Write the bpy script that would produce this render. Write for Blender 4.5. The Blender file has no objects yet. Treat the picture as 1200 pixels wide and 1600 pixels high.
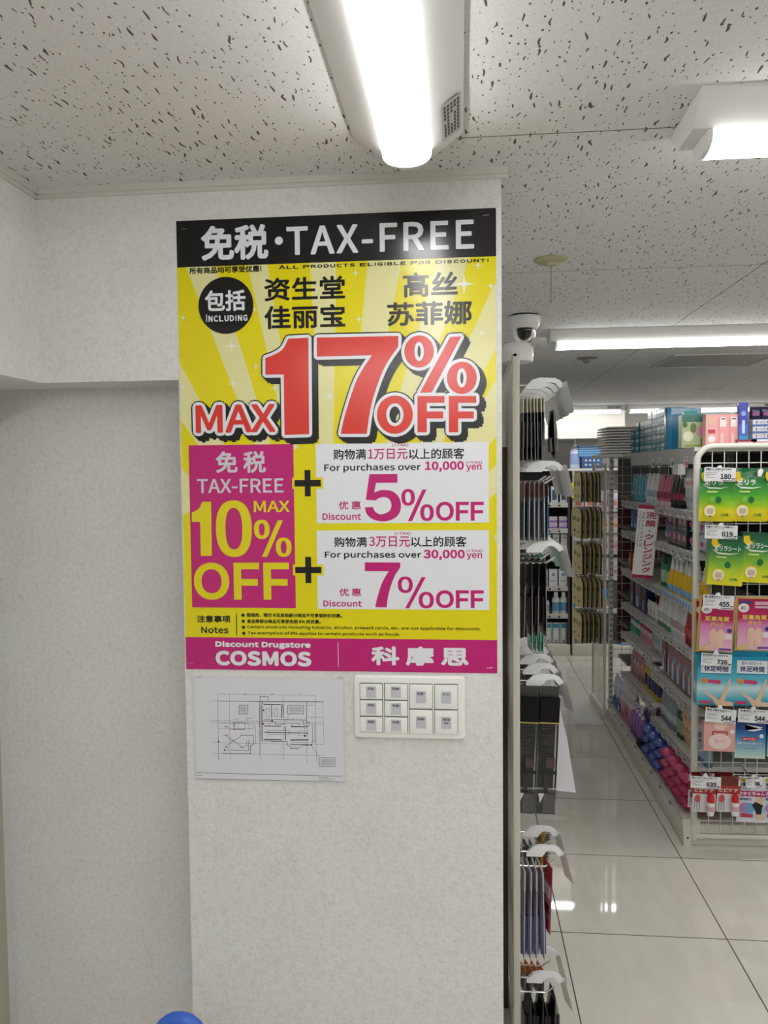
import bpy, bmesh, math, random
from mathutils import Matrix, Vector
random.seed(7)
C = bpy.context.scene.collection
SC = bpy.context.scene
R = math.radians

# ------------------------------------------------------------------ camera, world, exposure
H = 1.67                         # eye height
F = 1250.0                       # focal length in pixels of the 1200x1600 frame
YAW, PITCH, ROLL = .0968, -.0504, -.0101
fw = Vector((-math.sin(YAW)*math.cos(PITCH), math.cos(YAW)*math.cos(PITCH), math.sin(PITCH)))
rt0 = Vector((math.cos(YAW), math.sin(YAW), 0)); up0 = rt0.cross(fw)
rt = rt0*math.cos(ROLL)+up0*math.sin(ROLL); up = -rt0*math.sin(ROLL)+up0*math.cos(ROLL)
cam = bpy.data.cameras.new('camera'); cam.sensor_fit = 'VERTICAL'; cam.sensor_height = 24
cam.lens = 24*F/1600; cam.clip_start = .02
co = bpy.data.objects.new('camera', cam); C.objects.link(co)
co.matrix_world = Matrix.Translation((0, 0, H)) @ Matrix((rt, up, -fw)).transposed().to_4x4()
SC.camera = co
def at(px, py, Y):               # where the sight line of a photo pixel meets the plane y = Y
    d = fw*F+rt*(px-600)-up*(py-800)
    d = d*(Y/d.y)
    return Vector((d.x, Y, d.z+H))
w = bpy.data.worlds.new('World'); SC.world = w; w.use_nodes = True
w.node_tree.nodes['Background'].inputs[0].default_value = (.8, .85, 1, 1)
w.node_tree.nodes['Background'].inputs[1].default_value = .05
vs = SC.view_settings
vs.view_transform = 'Standard'; vs.look = 'None'; vs.gamma = 1; vs.use_curve_mapping = False
vs.exposure = 0.25
SC.cycles.max_bounces = 8; SC.cycles.transparent_max_bounces = 16
SC.cycles.use_denoising = True
LAMP = 15.0                       # radiance of the lamp diffusers

# ------------------------------------------------------------------ materials
_m = {}
def lin(c): return tuple(x/12.92 if x <= .04045 else ((x+.055)/1.055)**2.4 for x in c)
def rgb(h):
    if isinstance(h, str): return tuple(int(h[i:i+2], 16)/255 for i in (0, 2, 4))
    return h
def mat(col, rough=.5, metal=0, name=None, spec=.5, emit=0, coat=0):
    key = (col, rough, metal, spec, emit, coat)
    if key in _m: return _m[key]
    m = bpy.data.materials.new(name or 'paint'); m.use_nodes = True
    b = m.node_tree.nodes['Principled BSDF']
    c = lin(rgb(col))+(1,)
    b.inputs['Base Color'].default_value = c
    b.inputs['Roughness'].default_value = rough; b.inputs['Metallic'].default_value = metal
    b.inputs['Specular IOR Level'].default_value = spec
    b.inputs['Coat Weight'].default_value = coat
    if emit:
        b.inputs['Emission Color'].default_value = c; b.inputs['Emission Strength'].default_value = emit
    _m[key] = m
    return m
def nt(m): return m.node_tree.nodes, m.node_tree.links
def clear_mat(name, tint, gloss, opac=0.0, milky=True):
    m = bpy.data.materials.new(name); m.use_nodes = True; N, L = nt(m); N.clear()
    o = N.new('ShaderNodeOutputMaterial'); t = N.new('ShaderNodeBsdfTransparent'); t.inputs[0].default_value = (*tint, 1)
    if milky: g = N.new('ShaderNodeBsdfPrincipled'); g.inputs['Base Color'].default_value = (.75, .75, .75, 1)
    else: g = N.new('ShaderNodeBsdfGlossy'); g.inputs['Color'].default_value = (.9, .9, .9, 1)
    g.inputs['Roughness'].default_value = gloss
    fr = N.new('ShaderNodeFresnel'); ad = N.new('ShaderNodeMath'); ad.operation = 'ADD'; ad.use_clamp = True; ad.inputs[1].default_value = opac
    mx = N.new('ShaderNodeMixShader'); L.new(fr.outputs[0], ad.inputs[0]); L.new(ad.outputs[0], mx.inputs[0]); L.new(t.outputs[0], mx.inputs[1]); L.new(g.outputs[0], mx.inputs[2])
    L.new(mx.outputs[0], o.inputs[0]); return m
CLEAR = clear_mat('clear_plastic', (.95, .955, .955), .12, .0, False)
SMOKE = clear_mat('thin_clear_sleeve', (.93, .93, .93), .2, .10)
def ramp(N, pts):
    r = N.new('ShaderNodeValToRGB'); e = r.color_ramp.elements
    e[0].position, e[0].color = pts[0][0], (*lin(pts[0][1]), 1); e[1].position, e[1].color = pts[1][0], (*lin(pts[1][1]), 1)
    for p, c in pts[2:]:
        x = e.new(p); x.color = (*lin(c), 1)
    return r
def noise(N, L, vec, scale, detail=3, rough=.55):
    n = N.new('ShaderNodeTexNoise'); n.inputs['Scale'].default_value = scale; n.inputs['Detail'].default_value = detail; n.inputs['Roughness'].default_value = rough
    L.new(vec, n.inputs['Vector']); return n
def wallpaper():
    m = bpy.data.materials.new('embossed_wallpaper'); m.use_nodes = True; N, L = nt(m); b = N['Principled BSDF']
    tc = N.new('ShaderNodeTexCoord'); v = tc.outputs['Object']
    n1 = noise(N, L, v, 110, 4, .75); r1 = ramp(N, [(.32, (.815, .81, .795)), (.54, (.865, .865, .86))]); L.new(n1.outputs[0], r1.inputs[0])
    n2 = noise(N, L, v, 7, 3); r2 = ramp(N, [(.35, (.985, .98, .97)), (.65, (1, 1, 1))]); L.new(n2.outputs[0], r2.inputs[0])
    mx = N.new('ShaderNodeMix'); mx.data_type = 'RGBA'; mx.blend_type = 'MULTIPLY'; mx.inputs[0].default_value = 1
    L.new(r1.outputs[0], mx.inputs[6]); L.new(r2.outputs[0], mx.inputs[7]); L.new(mx.outputs[2], b.inputs['Base Color'])
    n3 = noise(N, L, v, 170, 5, .65); bp = N.new('ShaderNodeBump'); bp.inputs['Strength'].default_value = .55; bp.inputs['Distance'].default_value = .003
    L.new(n3.outputs[0], bp.inputs['Height']); L.new(bp.outputs[0], b.inputs['Normal'])
    b.inputs['Roughness'].default_value = .75; b.inputs['Specular IOR Level'].default_value = .25
    return m
def ceiling_tile():
    m = bpy.data.materials.new('fissured_mineral_tile'); m.use_nodes = True; N, L = nt(m); b = N['Principled BSDF']
    tc = N.new('ShaderNodeTexCoord'); v = tc.outputs['Object']
    def fiss(sx, sy, dist, lo, hi, seed):
        nz = noise(N, L, v, 34, 1); sub = N.new('ShaderNodeVectorMath'); sub.operation = 'SUBTRACT'; sub.inputs[1].default_value = (.5, .5, .5)
        L.new(nz.outputs['Color'], sub.inputs[0])
        scl = N.new('ShaderNodeVectorMath'); scl.operation = 'SCALE'; scl.inputs['Scale'].default_value = dist; L.new(sub.outputs[0], scl.inputs[0])
        ad = N.new('ShaderNodeVectorMath'); ad.operation = 'ADD'; L.new(v, ad.inputs[0]); L.new(scl.outputs[0], ad.inputs[1])
        mp = N.new('ShaderNodeMapping'); mp.inputs['Scale'].default_value = (sx, sy, 1); mp.inputs['Location'].default_value = (seed, seed*1.7, 0); L.new(ad.outputs[0], mp.inputs[0])
        vo = N.new('ShaderNodeTexVoronoi'); vo.voronoi_dimensions = '2D'; vo.inputs['Scale'].default_value = 1; vo.inputs['Randomness'].default_value = 1; L.new(mp.outputs[0], vo.inputs['Vector'])
        # size differs per cell
        sp = N.new('ShaderNodeSeparateColor'); L.new(vo.outputs['Color'], sp.inputs[0])
        mr = N.new('ShaderNodeMapRange'); mr.inputs[3].default_value = lo; mr.inputs[4].default_value = hi; L.new(sp.outputs[0], mr.inputs[0])
        lt = N.new('ShaderNodeMath'); lt.operation = 'LESS_THAN'; L.new(vo.outputs['Distance'], lt.inputs[0]); L.new(mr.outputs[0], lt.inputs[1])
        return lt
    a = fiss(88, 15, .016, -.05, .165, 0); c = fiss(105, 62, .008, -.18, .175, 3.3)
    mx = N.new('ShaderNodeMath'); mx.operation = 'MAXIMUM'; L.new(a.outputs[0], mx.inputs[0]); L.new(c.outputs[0], mx.inputs[1])
    # panel joints: 0.91 m grid
    sx = N.new('ShaderNodeSeparateXYZ'); L.new(v, sx.inputs[0])
    def joint(out, off, step, wd):
        s = N.new('ShaderNodeMath'); s.operation = 'SUBTRACT'; L.new(out, s.inputs[0]); s.inputs[1].default_value = off
        p = N.new('ShaderNodeMath'); p.operation = 'PINGPONG'; L.new(s.outputs[0], p.inputs[0]); p.inputs[1].default_value = step/2
        l = N.new('ShaderNodeMath'); l.operation = 'LESS_THAN'; L.new(p.outputs[0], l.inputs[0]); l.inputs[1].default_value = wd
        return l
    jx = joint(sx.outputs[0], .80, .91, .0016)
    st = N.new('ShaderNodeMath'); st.operation = 'LESS_THAN'; L.new(sx.outputs[0], st.inputs[0]); st.inputs[1].default_value = -.11     # the next course is laid half a panel on
    sa = N.new('ShaderNodeMath'); sa.operation = 'MULTIPLY_ADD'; L.new(st.outputs[0], sa.inputs[0]); sa.inputs[1].default_value = .455; L.new(sx.outputs[1], sa.inputs[2])
    jy = joint(sa.outputs[0], 1.335, .91, .0016)
    mj = N.new('ShaderNodeMath'); mj.operation = 'MAXIMUM'; L.new(jx.outputs[0], mj.inputs[0]); L.new(jy.outputs[0], mj.inputs[1])
    n2 = noise(N, L, v, 260, 3); r2 = ramp(N, [(.3, (.80, .795, .79)), (.7, (.845, .84, .835))]); L.new(n2.outputs[0], r2.inputs[0])
    m1 = N.new('ShaderNodeMix'); m1.data_type = 'RGBA'; L.new(mx.outputs[0], m1.inputs[0]); L.new(r2.outputs[0], m1.inputs[6]); m1.inputs[7].default_value = (*lin((.37, .34, .32)), 1)
    m2 = N.new('ShaderNodeMix'); m2.data_type = 'RGBA'; L.new(mj.outputs[0], m2.inputs[0]); L.new(m1.outputs[2], m2.inputs[6]); m2.inputs[7].default_value = (*lin((.42, .40, .38)), 1)
    L.new(m2.outputs[2], b.inputs['Base Color'])
    inv = N.new('ShaderNodeMath'); inv.operation = 'SUBTRACT'; inv.inputs[0].default_value = 1; L.new(mx.outputs[0], inv.inputs[1])
    ad = N.new('ShaderNodeMath'); ad.operation = 'MULTIPLY_ADD'; L.new(n2.outputs[0], ad.inputs[0]); ad.inputs[1].default_value = .15; L.new(inv.outputs[0], ad.inputs[2])
    bp = N.new('ShaderNodeBump'); bp.inputs['Strength'].default_value = .4; bp.inputs['Distance'].default_value = .002; L.new(ad.outputs[0], bp.inputs['Height']); L.new(bp.outputs[0], b.inputs['Normal'])
    b.inputs['Roughness'].default_value = .9; b.inputs['Specular IOR Level'].default_value = .1
    return m
def floor_tile():
    m = bpy.data.materials.new('polished_porcelain_tile'); m.use_nodes = True; N, L = nt(m); b = N['Principled BSDF']
    tc = N.new('ShaderNodeTexCoord'); v = tc.outputs['Object']; sx = N.new('ShaderNodeSeparateXYZ'); L.new(v, sx.inputs[0])
    def joint(out, off, step, wd):
        s = N.new('ShaderNodeMath'); s.operation = 'SUBTRACT'; L.new(out, s.inputs[0]); s.inputs[1].default_value = off
        p = N.new('ShaderNodeMath'); p.operation = 'PINGPONG'; L.new(s.outputs[0], p.inputs[0]); p.inputs[1].default_value = step/2
        l = N.new('ShaderNodeMath'); l.operation = 'LESS_THAN'; L.new(p.outputs[0], l.inputs[0]); l.inputs[1].default_value = wd
        return l
    jx = joint(sx.outputs[0], .351, .579, .0022); jy = joint(sx.outputs[1], 2.862, .6, .0022)
    mj = N.new('ShaderNodeMath'); mj.operation = 'MAXIMUM'; L.new(jx.outputs[0], mj.inputs[0]); L.new(jy.outputs[0], mj.inputs[1])
    mp = N.new('ShaderNodeMapping'); mp.inputs['Scale'].default_value = (3, .8, 1); mp.inputs['Rotation'].default_value = (0, 0, .15); L.new(v, mp.inputs[0])
    n2 = noise(N, L, mp.outputs[0], 5, 5, .6); r2 = ramp(N, [(.3, (.86, .84, .795)), (.7, (.895, .88, .845))]); L.new(n2.outputs[0], r2.inputs[0])
    m2 = N.new('ShaderNodeMix'); m2.data_type = 'RGBA'; L.new(mj.outputs[0], m2.inputs[0]); L.new(r2.outputs[0], m2.inputs[6]); m2.inputs[7].default_value = (*lin((.30, .27, .22)), 1)
    L.new(m2.outputs[2], b.inputs['Base Color'])
    rr = N.new('ShaderNodeMapRange'); rr.inputs[3].default_value = .035; rr.inputs[4].default_value = .7; L.new(mj.outputs[0], rr.inputs[0]); L.new(rr.outputs[0], b.inputs['Roughness'])
    b.inputs['Specular IOR Level'].default_value = .65
    return m
WALLP, CEIL, FLOOR = wallpaper(), ceiling_tile(), floor_tile()
WHITE = mat('EDEDEA', .4); OFFW = mat('D8D6CC', .42, name='cream_enamel'); IVORY = mat('CFCDBF', .4, name='ivory_enamel')
CHROME = mat('C8C8C8', .18, 1, 'chrome'); BLACK = mat('0D0D0E', .4); GREY = mat('8E8E8C', .5); DARK = mat('2A2A2C', .5)
PAPER = mat('E9E9EC', .6, name='paper')
INK = mat('101012', .35, name='ink')

# ------------------------------------------------------------------ mesh building
_tx = {}
import os
try: FONT = bpy.data.fonts.load(os.path.join(bpy.utils.resource_path('LOCAL'), 'datafiles', 'fonts', 'Noto Sans CJK Regular.woff2'))   # the sans serif that ships inside Blender
except Exception: FONT = None
def stamp_offsets(r, square):              # a round pen for light weights, a square one for heavy letters
    if not square: return [(r*math.cos(2*math.pi*i/8+.39), r*math.sin(2*math.pi*i/8+.39)) for i in range(8)]
    return [(r, r), (r, 0), (r, -r), (0, -r), (-r, -r), (-r, 0), (-r, r), (0, r)]
def text2d(s, space=1.0):
    k = (s, space)
    if k in _tx: return _tx[k]
    cu = bpy.data.curves.new('lettering', 'FONT'); cu.body = s; cu.font = FONT or cu.font; cu.resolution_u = 3; cu.size = 1; cu.space_character = space
    o = bpy.data.objects.new('lettering', cu); C.objects.link(o)
    bpy.context.view_layer.update()
    me = o.evaluated_get(bpy.context.evaluated_depsgraph_get()).to_mesh()
    V = [(v.co.x, v.co.y) for v in me.vertices]; Fc = [tuple(p.vertices) for p in me.polygons]
    # every face must turn the same way
    out = []
    for f in Fc:
        a = sum(V[f[i]][0]*V[f[(i+1) % len(f)]][1]-V[f[(i+1) % len(f)]][0]*V[f[i]][1] for i in range(len(f)))
        out.append(f if a >= 0 else f[::-1])
    bpy.data.objects.remove(o); bpy.data.curves.remove(cu)
    _tx[k] = (V, out); return _tx[k]
class MB:
    def __init__(s): s.v, s.f, s.m, s.mats, s.M = [], [], [], [], Matrix()
    def mi(s, m):
        if m not in s.mats: s.mats.append(m)
        return s.mats.index(m)
    def add(s, vs_, fs, m):
        n = len(s.v); s.v += [tuple(s.M @ Vector(v)) for v in vs_]; k = s.mi(m)
        s.f += [tuple(i+n for i in f) for f in fs]; s.m += [k]*len(fs)
        return s
    def box(s, a, b, m):
        (x0, y0, z0), (x1, y1, z1) = [[min(p, q) for p, q in zip(a, b)], [max(p, q) for p, q in zip(a, b)]]
        return s.add([(x0, y0, z0), (x1, y0, z0), (x1, y1, z0), (x0, y1, z0), (x0, y0, z1), (x1, y0, z1), (x1, y1, z1), (x0, y1, z1)],
              [(3, 2, 1, 0), (4, 5, 6, 7), (0, 1, 5, 4), (1, 2, 6, 5), (2, 3, 7, 6), (3, 0, 4, 7)], m)
    def tube(s, path, r, m, n=8, caps=True, closed=False):
        P = [Vector(p) for p in path]; k = len(P); rings = []; u = None
        for i, p in enumerate(P):
            if closed: t = (P[(i+1) % k]-P[i-1]).normalized()
            else: t = ((P[min(i+1, k-1)]-P[max(i-1, 0)])).normalized()
            if u is None: u = t.orthogonal().normalized()
            u = (u-t*u.dot(t)).normalized(); q = t.cross(u)
            rr = r[i] if isinstance(r, (list, tuple)) else r
            rings.append([p+(u*math.cos(2*math.pi*j/n)+q*math.sin(2*math.pi*j/n))*rr for j in range(n)])
        vs_ = [v for g in rings for v in g]; fs = []
        for i in range(k if closed else k-1):
            for j in range(n):
                a, b = i*n, ((i+1) % k)*n
                fs.append((a+j, a+(j+1) % n, b+(j+1) % n, b+j))
        if caps and not closed: fs += [tuple(range(n))[::-1], tuple(range((k-1)*n, k*n))]
        return s.add(vs_, fs, m)
    def lathe(s, prof, m, n=20, sx=1, sy=1):
        vs_ = [(r*math.cos(2*math.pi*j/n)*sx, r*math.sin(2*math.pi*j/n)*sy, z) for r, z in prof for j in range(n)]; fs = []
        for i in range(len(prof)-1):
            for j in range(n): fs.append((i*n+j, i*n+(j+1) % n, (i+1)*n+(j+1) % n, (i+1)*n+j))
        fs += [tuple(range(n))[::-1], tuple(range((len(prof)-1)*n, len(prof)*n))]
        return s.add(vs_, fs, m)
    def prism(s, pts, y0, y1, m):            # outline in x,z pushed from y0 to y1 (front is -y)
        n = len(pts); vs_ = [(x, y0, z) for x, z in pts]+[(x, y1, z) for x, z in pts]
        fs = [tuple(range(n)), tuple(range(n, 2*n))[::-1]]+[((i+1) % n, i, n+i, n+(i+1) % n) for i in range(n)]
        return s.add(vs_, fs, m)
    # flat print on a sheet facing -y: x right, z up
    def poly(s, pts, m, y=0): return s.add([(x, y, z) for x, z in pts], [tuple(range(len(pts)))], m)
    def rect(s, x0, z0, x1, z1, m, y=0):
        a, b, c, d = min(x0, x1), max(x0, x1), min(z0, z1), max(z0, z1)
        return s.poly([(a, c), (b, c), (b, d), (a, d)], m, y)
    def ell(s, cx, cz, rx, rz, m, y=0, n=28): return s.poly([(cx+rx*math.cos(2*math.pi*i/n), cz+rz*math.sin(2*math.pi*i/n)) for i in range(n)], m, y)
    def ring(s, cx, cz, rx, rz, ix, iz, m, y=0, n=36):
        o = [(cx+rx*math.cos(2*math.pi*i/n), y, cz+rz*math.sin(2*math.pi*i/n)) for i in range(n)]
        q = [(cx+ix*math.cos(2*math.pi*i/n), y, cz+iz*math.sin(2*math.pi*i/n)) for i in range(n)]
        return s.add(o+q, [(i, (i+1) % n, n+(i+1) % n, n+i) for i in range(n)], m)
    def line(s, x0, z0, x1, z1, wd, m, y=0):
        d = Vector((x1-x0, z1-z0)).normalized(); p = Vector((-d.y, d.x))*wd/2
        return s.poly([(x0-p.x, z0-p.y), (x1-p.x, z1-p.y), (x1+p.x, z1+p.y), (x0+p.x, z0+p.y)], m, y)
    def text(s, t, x0, z0, x1, z1, m, y=0, bold=0, space=1.0, n=8):   # fills the box x0..x1, z0..z1
        V, Fc = text2d(t, space)
        if not V: return s
        ax, bx = min(v[0] for v in V), max(v[0] for v in V); az, bz = min(v[1] for v in V), max(v[1] for v in V)
        a, b, c, d = min(x0, x1)+bold, max(x0, x1)-bold, min(z0, z1)+bold, max(z0, z1)-bold
        kx = (b-a)/max(bx-ax, 1e-6); kz = (d-c)/max(bz-az, 1e-6)
        P = [(a+(v[0]-ax)*kx, c+(v[1]-az)*kz) for v in V]
        offs = stamp_offsets(bold, n > 8)+[(0, 0)] if bold else [(0, 0)]
        for i, (ox, oz) in enumerate(offs): s.add([(p[0]+ox, y-i*1.2e-5, p[1]+oz) for p in P], Fc, m)
        return s
    def mesh(s, name, smooth=True, bevel=0, seg=2, ang=35):
        me = bpy.data.meshes.new(name); me.from_pydata(s.v, [], s.f)
        for m in s.mats: me.materials.append(m)
        me.polygons.foreach_set('material_index', s.m)
        if bevel:
            bm = bmesh.new(); bm.from_mesh(me); bmesh.ops.remove_doubles(bm, verts=bm.verts, dist=1e-6)
            es = [e for e in bm.edges if len(e.link_faces) == 2 and e.calc_face_angle(0) > .6]
            bmesh.ops.bevel(bm, geom=es, offset=bevel, segments=seg, affect='EDGES', profile=.5, clamp_overlap=True)
            bm.to_mesh(me); bm.free()
        if smooth:
            me.shade_smooth(); me.set_sharp_from_angle(angle=R(ang))
        me.update(); return me
def tag(o, label=None, cat=None, group=None, kind=None):
    if label: o['label'] = label
    if cat: o['category'] = cat
    if group: o['group'] = group
    if kind: o['kind'] = kind
    return o
def obj(name, me, parent=None, M=None):
    if isinstance(me, MB): me = me.mesh(name)
    o = bpy.data.objects.new(name, me); C.objects.link(o)
    if parent: o.parent = parent
    if M is not None: o.matrix_basis = M
    return o
def empty(name, M): 
    o = bpy.data.objects.new(name, None); o.empty_display_size = .05; C.objects.link(o); o.matrix_basis = M; return o
def struct(name, me): return tag(obj(name, me), kind='structure')
def thing(name, label, cat, M=None, group=None): return tag(empty(name, M or Matrix()), label, cat, group)
class Proto:                              # a kind of thing: its parts are meshes shared by every copy
    def __init__(s, name, cat): s.name, s.cat, s.parts = name, cat, []
    def part(s, pname, mb, parent=None, label=None, **k):
        me = mb.mesh(pname, **k) if isinstance(mb, MB) else mb
        s.parts.append((pname, me, parent, label)); return len(s.parts)-1
    def place(s, M, label, group=None):
        if len(s.parts) == 1: return tag(obj(s.name, s.parts[0][1], None, M), label, s.cat, group)
        r = tag(empty(s.name, M), label, s.cat, group); made = []
        for pn, me, pa, lb in s.parts:
            o = obj(pn, me, r if pa is None else made[pa]); made.append(o)
            if lb: o['label'] = lb
        return r
def TR(x, y, z, rz=0, ry=0, rx=0): return Matrix.Translation((x, y, z)) @ Matrix.Rotation(rz, 4, 'Z') @ Matrix.Rotation(ry, 4, 'Y') @ Matrix.Rotation(rx, 4, 'X')
BX = lambda a, b, m: MB().box(a, b, m)

# ------------------------------------------------------------------ room shell
WY = 1.478                                # front face of the pillar that carries the poster
ZC = 2.21                                 # ceiling
PL, PR = -.531, .074                      # pillar edges
SL, ZS = -.804, 1.847                     # soffit: inner corner, underside
RY = WY+.112                              # back wall of the recess
LW = at(6, 1000, RY).x                    # left wall below the soffit
struct('floor', BX((-1.4, -2.7, -.1), (4.2, 8.0, 0), FLOOR))
struct('ceiling', BX((-1.4, -2.7, ZC), (4.2, 8.0, ZC+.1), CEIL))
mb = MB(); mb.box((PL, WY, 0), (PR, RY+.1, ZC), WALLP); struct('wall_front', mb)
mb = MB(); mb.box((SL, WY, ZS), (PL, RY, ZC), WALLP); struct('wall_soffit', mb)
mb = MB(); mb.box((LW-.3, RY, 0), (PL, RY+.1, ZC), WALLP); struct('wall_recess', mb)
mb = MB(); mb.box((LW-.1, -2.6, 0), (LW, RY, ZS), WALLP); struct('wall_left', mb)
mb = MB(); mb.box((LW-.1, -2.6, ZS), (SL, RY, ZC), WALLP); struct('wall_left_soffit', mb)
mb = MB(); mb.box((PR-.12, RY+.1, 0), (PR-.012, 7.9, ZC), WALLP); struct('wall_aisle', mb)
PLAINW = mat('DAD8D2', .7, name='plain_wall_paint')
struct('wall_far', BX((-.1, 7.75, 0), (4.1, 7.85, ZC), mat('B9B6B0', .7, name='grey_wall_paint')))
struct('wall_far_bulkhead', BX((PR, 7.22, 1.945), (1.43, 7.75, ZC), mat('CFCBC2', .6, name='white_board')))
struct('wall_right', BX((4.0, -2.6, 0), (4.1, 7.8, ZC), PLAINW))
struct('wall_back', BX((-1.3, -2.7, 0), (4.1, -2.6, ZC), PLAINW))
TRIM = mat('C9C6BF', .45, name='trim_plastic')
mb = MB()
mb.prism([(0, 0), (0, -.012), (.006, -.010), (.014, -.004), (.016, 0)], 0, 1, TRIM)
def trim(name, x0, x1):
    m = MB(); m.box((x0, WY-.012, ZC-.011), (x1, WY, ZC), TRIM); m.box((x0, WY-.006, ZC-.017), (x1, WY, ZC-.011), TRIM); struct(name, m)
trim('trim_1', SL, PR+.012)
m = MB(); m.box((SL, -2.6, ZC-.011), (SL+.012, WY, ZC), TRIM); m.box((SL, -2.6, ZC-.017), (SL+.006, WY, ZC-.011), TRIM); struct('trim_2', m)
# casing of a doorway at the very left of the recess
m = MB(); m.box((LW, 1.36, 0), (LW+.012, RY-.045, ZS-.03), mat('A8A595', .4)); struct('trim_3', m)

# ------------------------------------------------------------------ lamps
HOUS = mat('D4D3D0', .35, name='lamp_housing_enamel'); 
EMIT = mat('FFFFFF', .4, emit=LAMP, name='glowing_diffuser')
def lamp_proto(L):
    p = Proto('ceiling_light', 'ceiling light')
    # housing: shallow trapezoid along local y, 0..L, hanging below z = 0
    h = MB(); sec = [(-.088, 0), (-.088, -.006), (-.040, -.040), (.040, -.040), (.088, -.006), (.088, 0)]
    h.prism(sec, 0, L, HOUS); p.part('housing', h, smooth=False)
    d = MB(); n = 14
    prof = [(-.038, -.0405)]+[(-.038*math.cos(math.pi*i/n), -.0405-.026*math.sin(math.pi*i/n)**.7) for i in range(1, n)]+[(.038, -.0405)]
    d.prism(prof, .03, L-.03, EMIT); p.part('diffuser', d)
    e = MB(); e.prism([(x*1.03, z*1.01 if z < -.041 else z) for x, z in prof], L-.030, L-.022, HOUS)
    p.part('end_cap', e)
    e = MB(); e.prism([(x*1.03, z*1.01 if z < -.041 else z) for x, z in prof], .022, .030, HOUS); p.part('end_cap', e)
    # rating sticker on the sloping side
    st = MB(); st.M = Matrix.Translation((.068, L-.14, -.0235)) @ Matrix.Rotation(math.atan2(.034, .048), 4, 'Y')@ Matrix.Rotation(-math.pi/2, 4, 'X')
    G = mat('B9B8B6', .5); K = mat('3A3A3A', .6)
    st.M = Matrix.Translation((.070, L-.09, -.0215)) @ Matrix.Rotation(-math.atan2(.034, .048), 4, 'Y')
    st.add([(-.017, -.06, 0), (.017, -.06, 0), (.017, .06, 0), (-.017, .06, 0)], [(3, 2, 1, 0)], G)
    for i in range(9):
        for j in range(5):
            if random.random() < .8:
                x = -.013+j*.0058; y = -.052+i*.0115
                st.add([(x, y, -.0003), (x+.0036, y, -.0003), (x+.0036, y+.009, -.0003), (x, y+.009, -.0003)], [(3, 2, 1, 0)], K)
    p.part('sticker', st)
    return p
LP = lamp_proto(1.25)
xm = -.082
LP.place(TR(xm, 1.30-1.25, ZC), 'long strip light running towards the poster pillar, directly above it', 'strip lights on the ceiling')
LP.place(TR(xm, -1.35, ZC), 'strip light behind the viewer, in line with the one above the poster', 'strip lights on the ceiling')
rz90 = -math.pi/2                          # along +x
y1 = 1.285
LP.place(TR(.342, y1, ZC, rz90), 'strip light cut by the frame edge, the nearest over the aisle', 'strip lights on the ceiling')
LP.place(TR(.345, 3.24, ZC, rz90), 'bright strip light crossing the ceiling beyond the dome camera', 'strip lights on the ceiling')
LP.place(TR(1.615, 3.24, ZC, rz90), 'strip light over the cosmetics gondola, end to end with its neighbour', 'strip lights on the ceiling')
LP.place(TR(1.64, y1, ZC, rz90), 'strip light out over the near right of the shop', 'strip lights on the ceiling')
for i, xx in enumerate((.12, 1.39, 2.66)):
    LP.place(TR(xx, 6.98, ZC, rz90), ['far strip light in front of the white bulkhead', 'far strip light above the teal boxes', 'far strip light at the end of the row past the gondola'][i], 'strip lights on the ceiling')
LP.place(TR(2.90, 3.24, ZC, rz90), 'unseen strip light added past the cosmetics gondola to brighten the aisle', 'strip lights on the ceiling')  # added lamp out of view, extends the row for a brighter aisle
LP.place(TR(2.6, .2, ZC, rz90), 'unseen strip light added far to the side to brighten the near floor', 'strip lights on the ceiling')  # added out of view for more light from the right
LP.place(TR(.9, .15, ZC, rz90), 'unseen fill strip light added over the floor beside the viewer', 'strip lights on the ceiling')  # added fill lamp, out of view
LP.place(TR(2.2, 4.9, ZC, rz90), 'unseen strip light added behind the gondola to brighten the aisle', 'strip lights on the ceiling')  # added lamp, hidden from the camera, lifts the light in the aisle
LP.place(TR(-.75, -.75, ZC, rz90), 'unseen fill strip light added close behind the viewer', 'strip lights on the ceiling')  # added fill from behind the camera
LP.place(TR(-.75, -2.1, ZC, rz90), 'unseen fill strip light added by the wall behind the viewer', 'strip lights on the ceiling')  # another added fill lamp at the back
LP.place(TR(1.2, -.9, ZC, rz90), 'unseen strip light added behind the viewer to brighten the shop floor', 'strip lights on the ceiling')  # added behind the camera to lift floor and ceiling

# ceiling fittings
p = at(861, 405, 1); k = (ZC-H)/(p.z-H); px_, py_ = p.x*k, p.y*k
t = thing('pull_cord_sensor', 'round beige ceiling disc with a short hanging cord', 'ceiling sensor', TR(px_, py_, ZC))
BEI = mat('A7A582', .5)
m = MB(); m.lathe([(.044, 0), (.044, -.003), (.036, -.009), (.016, -.011), (.014, -.016), (.0, -.016)], BEI, 28); obj('disc', m, t)
m = MB(); m.tube([(0, 0, -.015), (0, 0, -.105)], .0012, mat('8C8A84', .5), 6); m.lathe([(0, -.112), (.003, -.110), (.003, -.103), (0, -.101)], mat('8C8A84', .5), 8); obj('cord', m, t)
p = at(917, 559, 1); k = (ZC-H)/(p.z-H)
m = MB(); m.lathe([(.052, 0), (.05, -.004), (.022, -.008), (.018, -.022), (.012, -.026), (0, -.026)], mat('6E6862', .4), 20)
tag(obj('smoke_detector', m, None, TR(p.x*k, p.y*k, ZC)), 'small dark smoke detector beyond the second strip light', 'smoke detector')
p = at(1114, 563, 1); k = (ZC-H)/(p.z-H); hx, hy = p.x*k, p.y*k
m = MB()
for a, b in (((-.25, -.24), (.25, -.225)), ((-.25, .225), (.25, .24)), ((-.25, -.225), (-.235, .225)), ((.235, -.225), (.25, .225))):
    m.box((a[0], a[1], -.006), (b[0], b[1], 0), mat('A9A6A0', .4))
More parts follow.
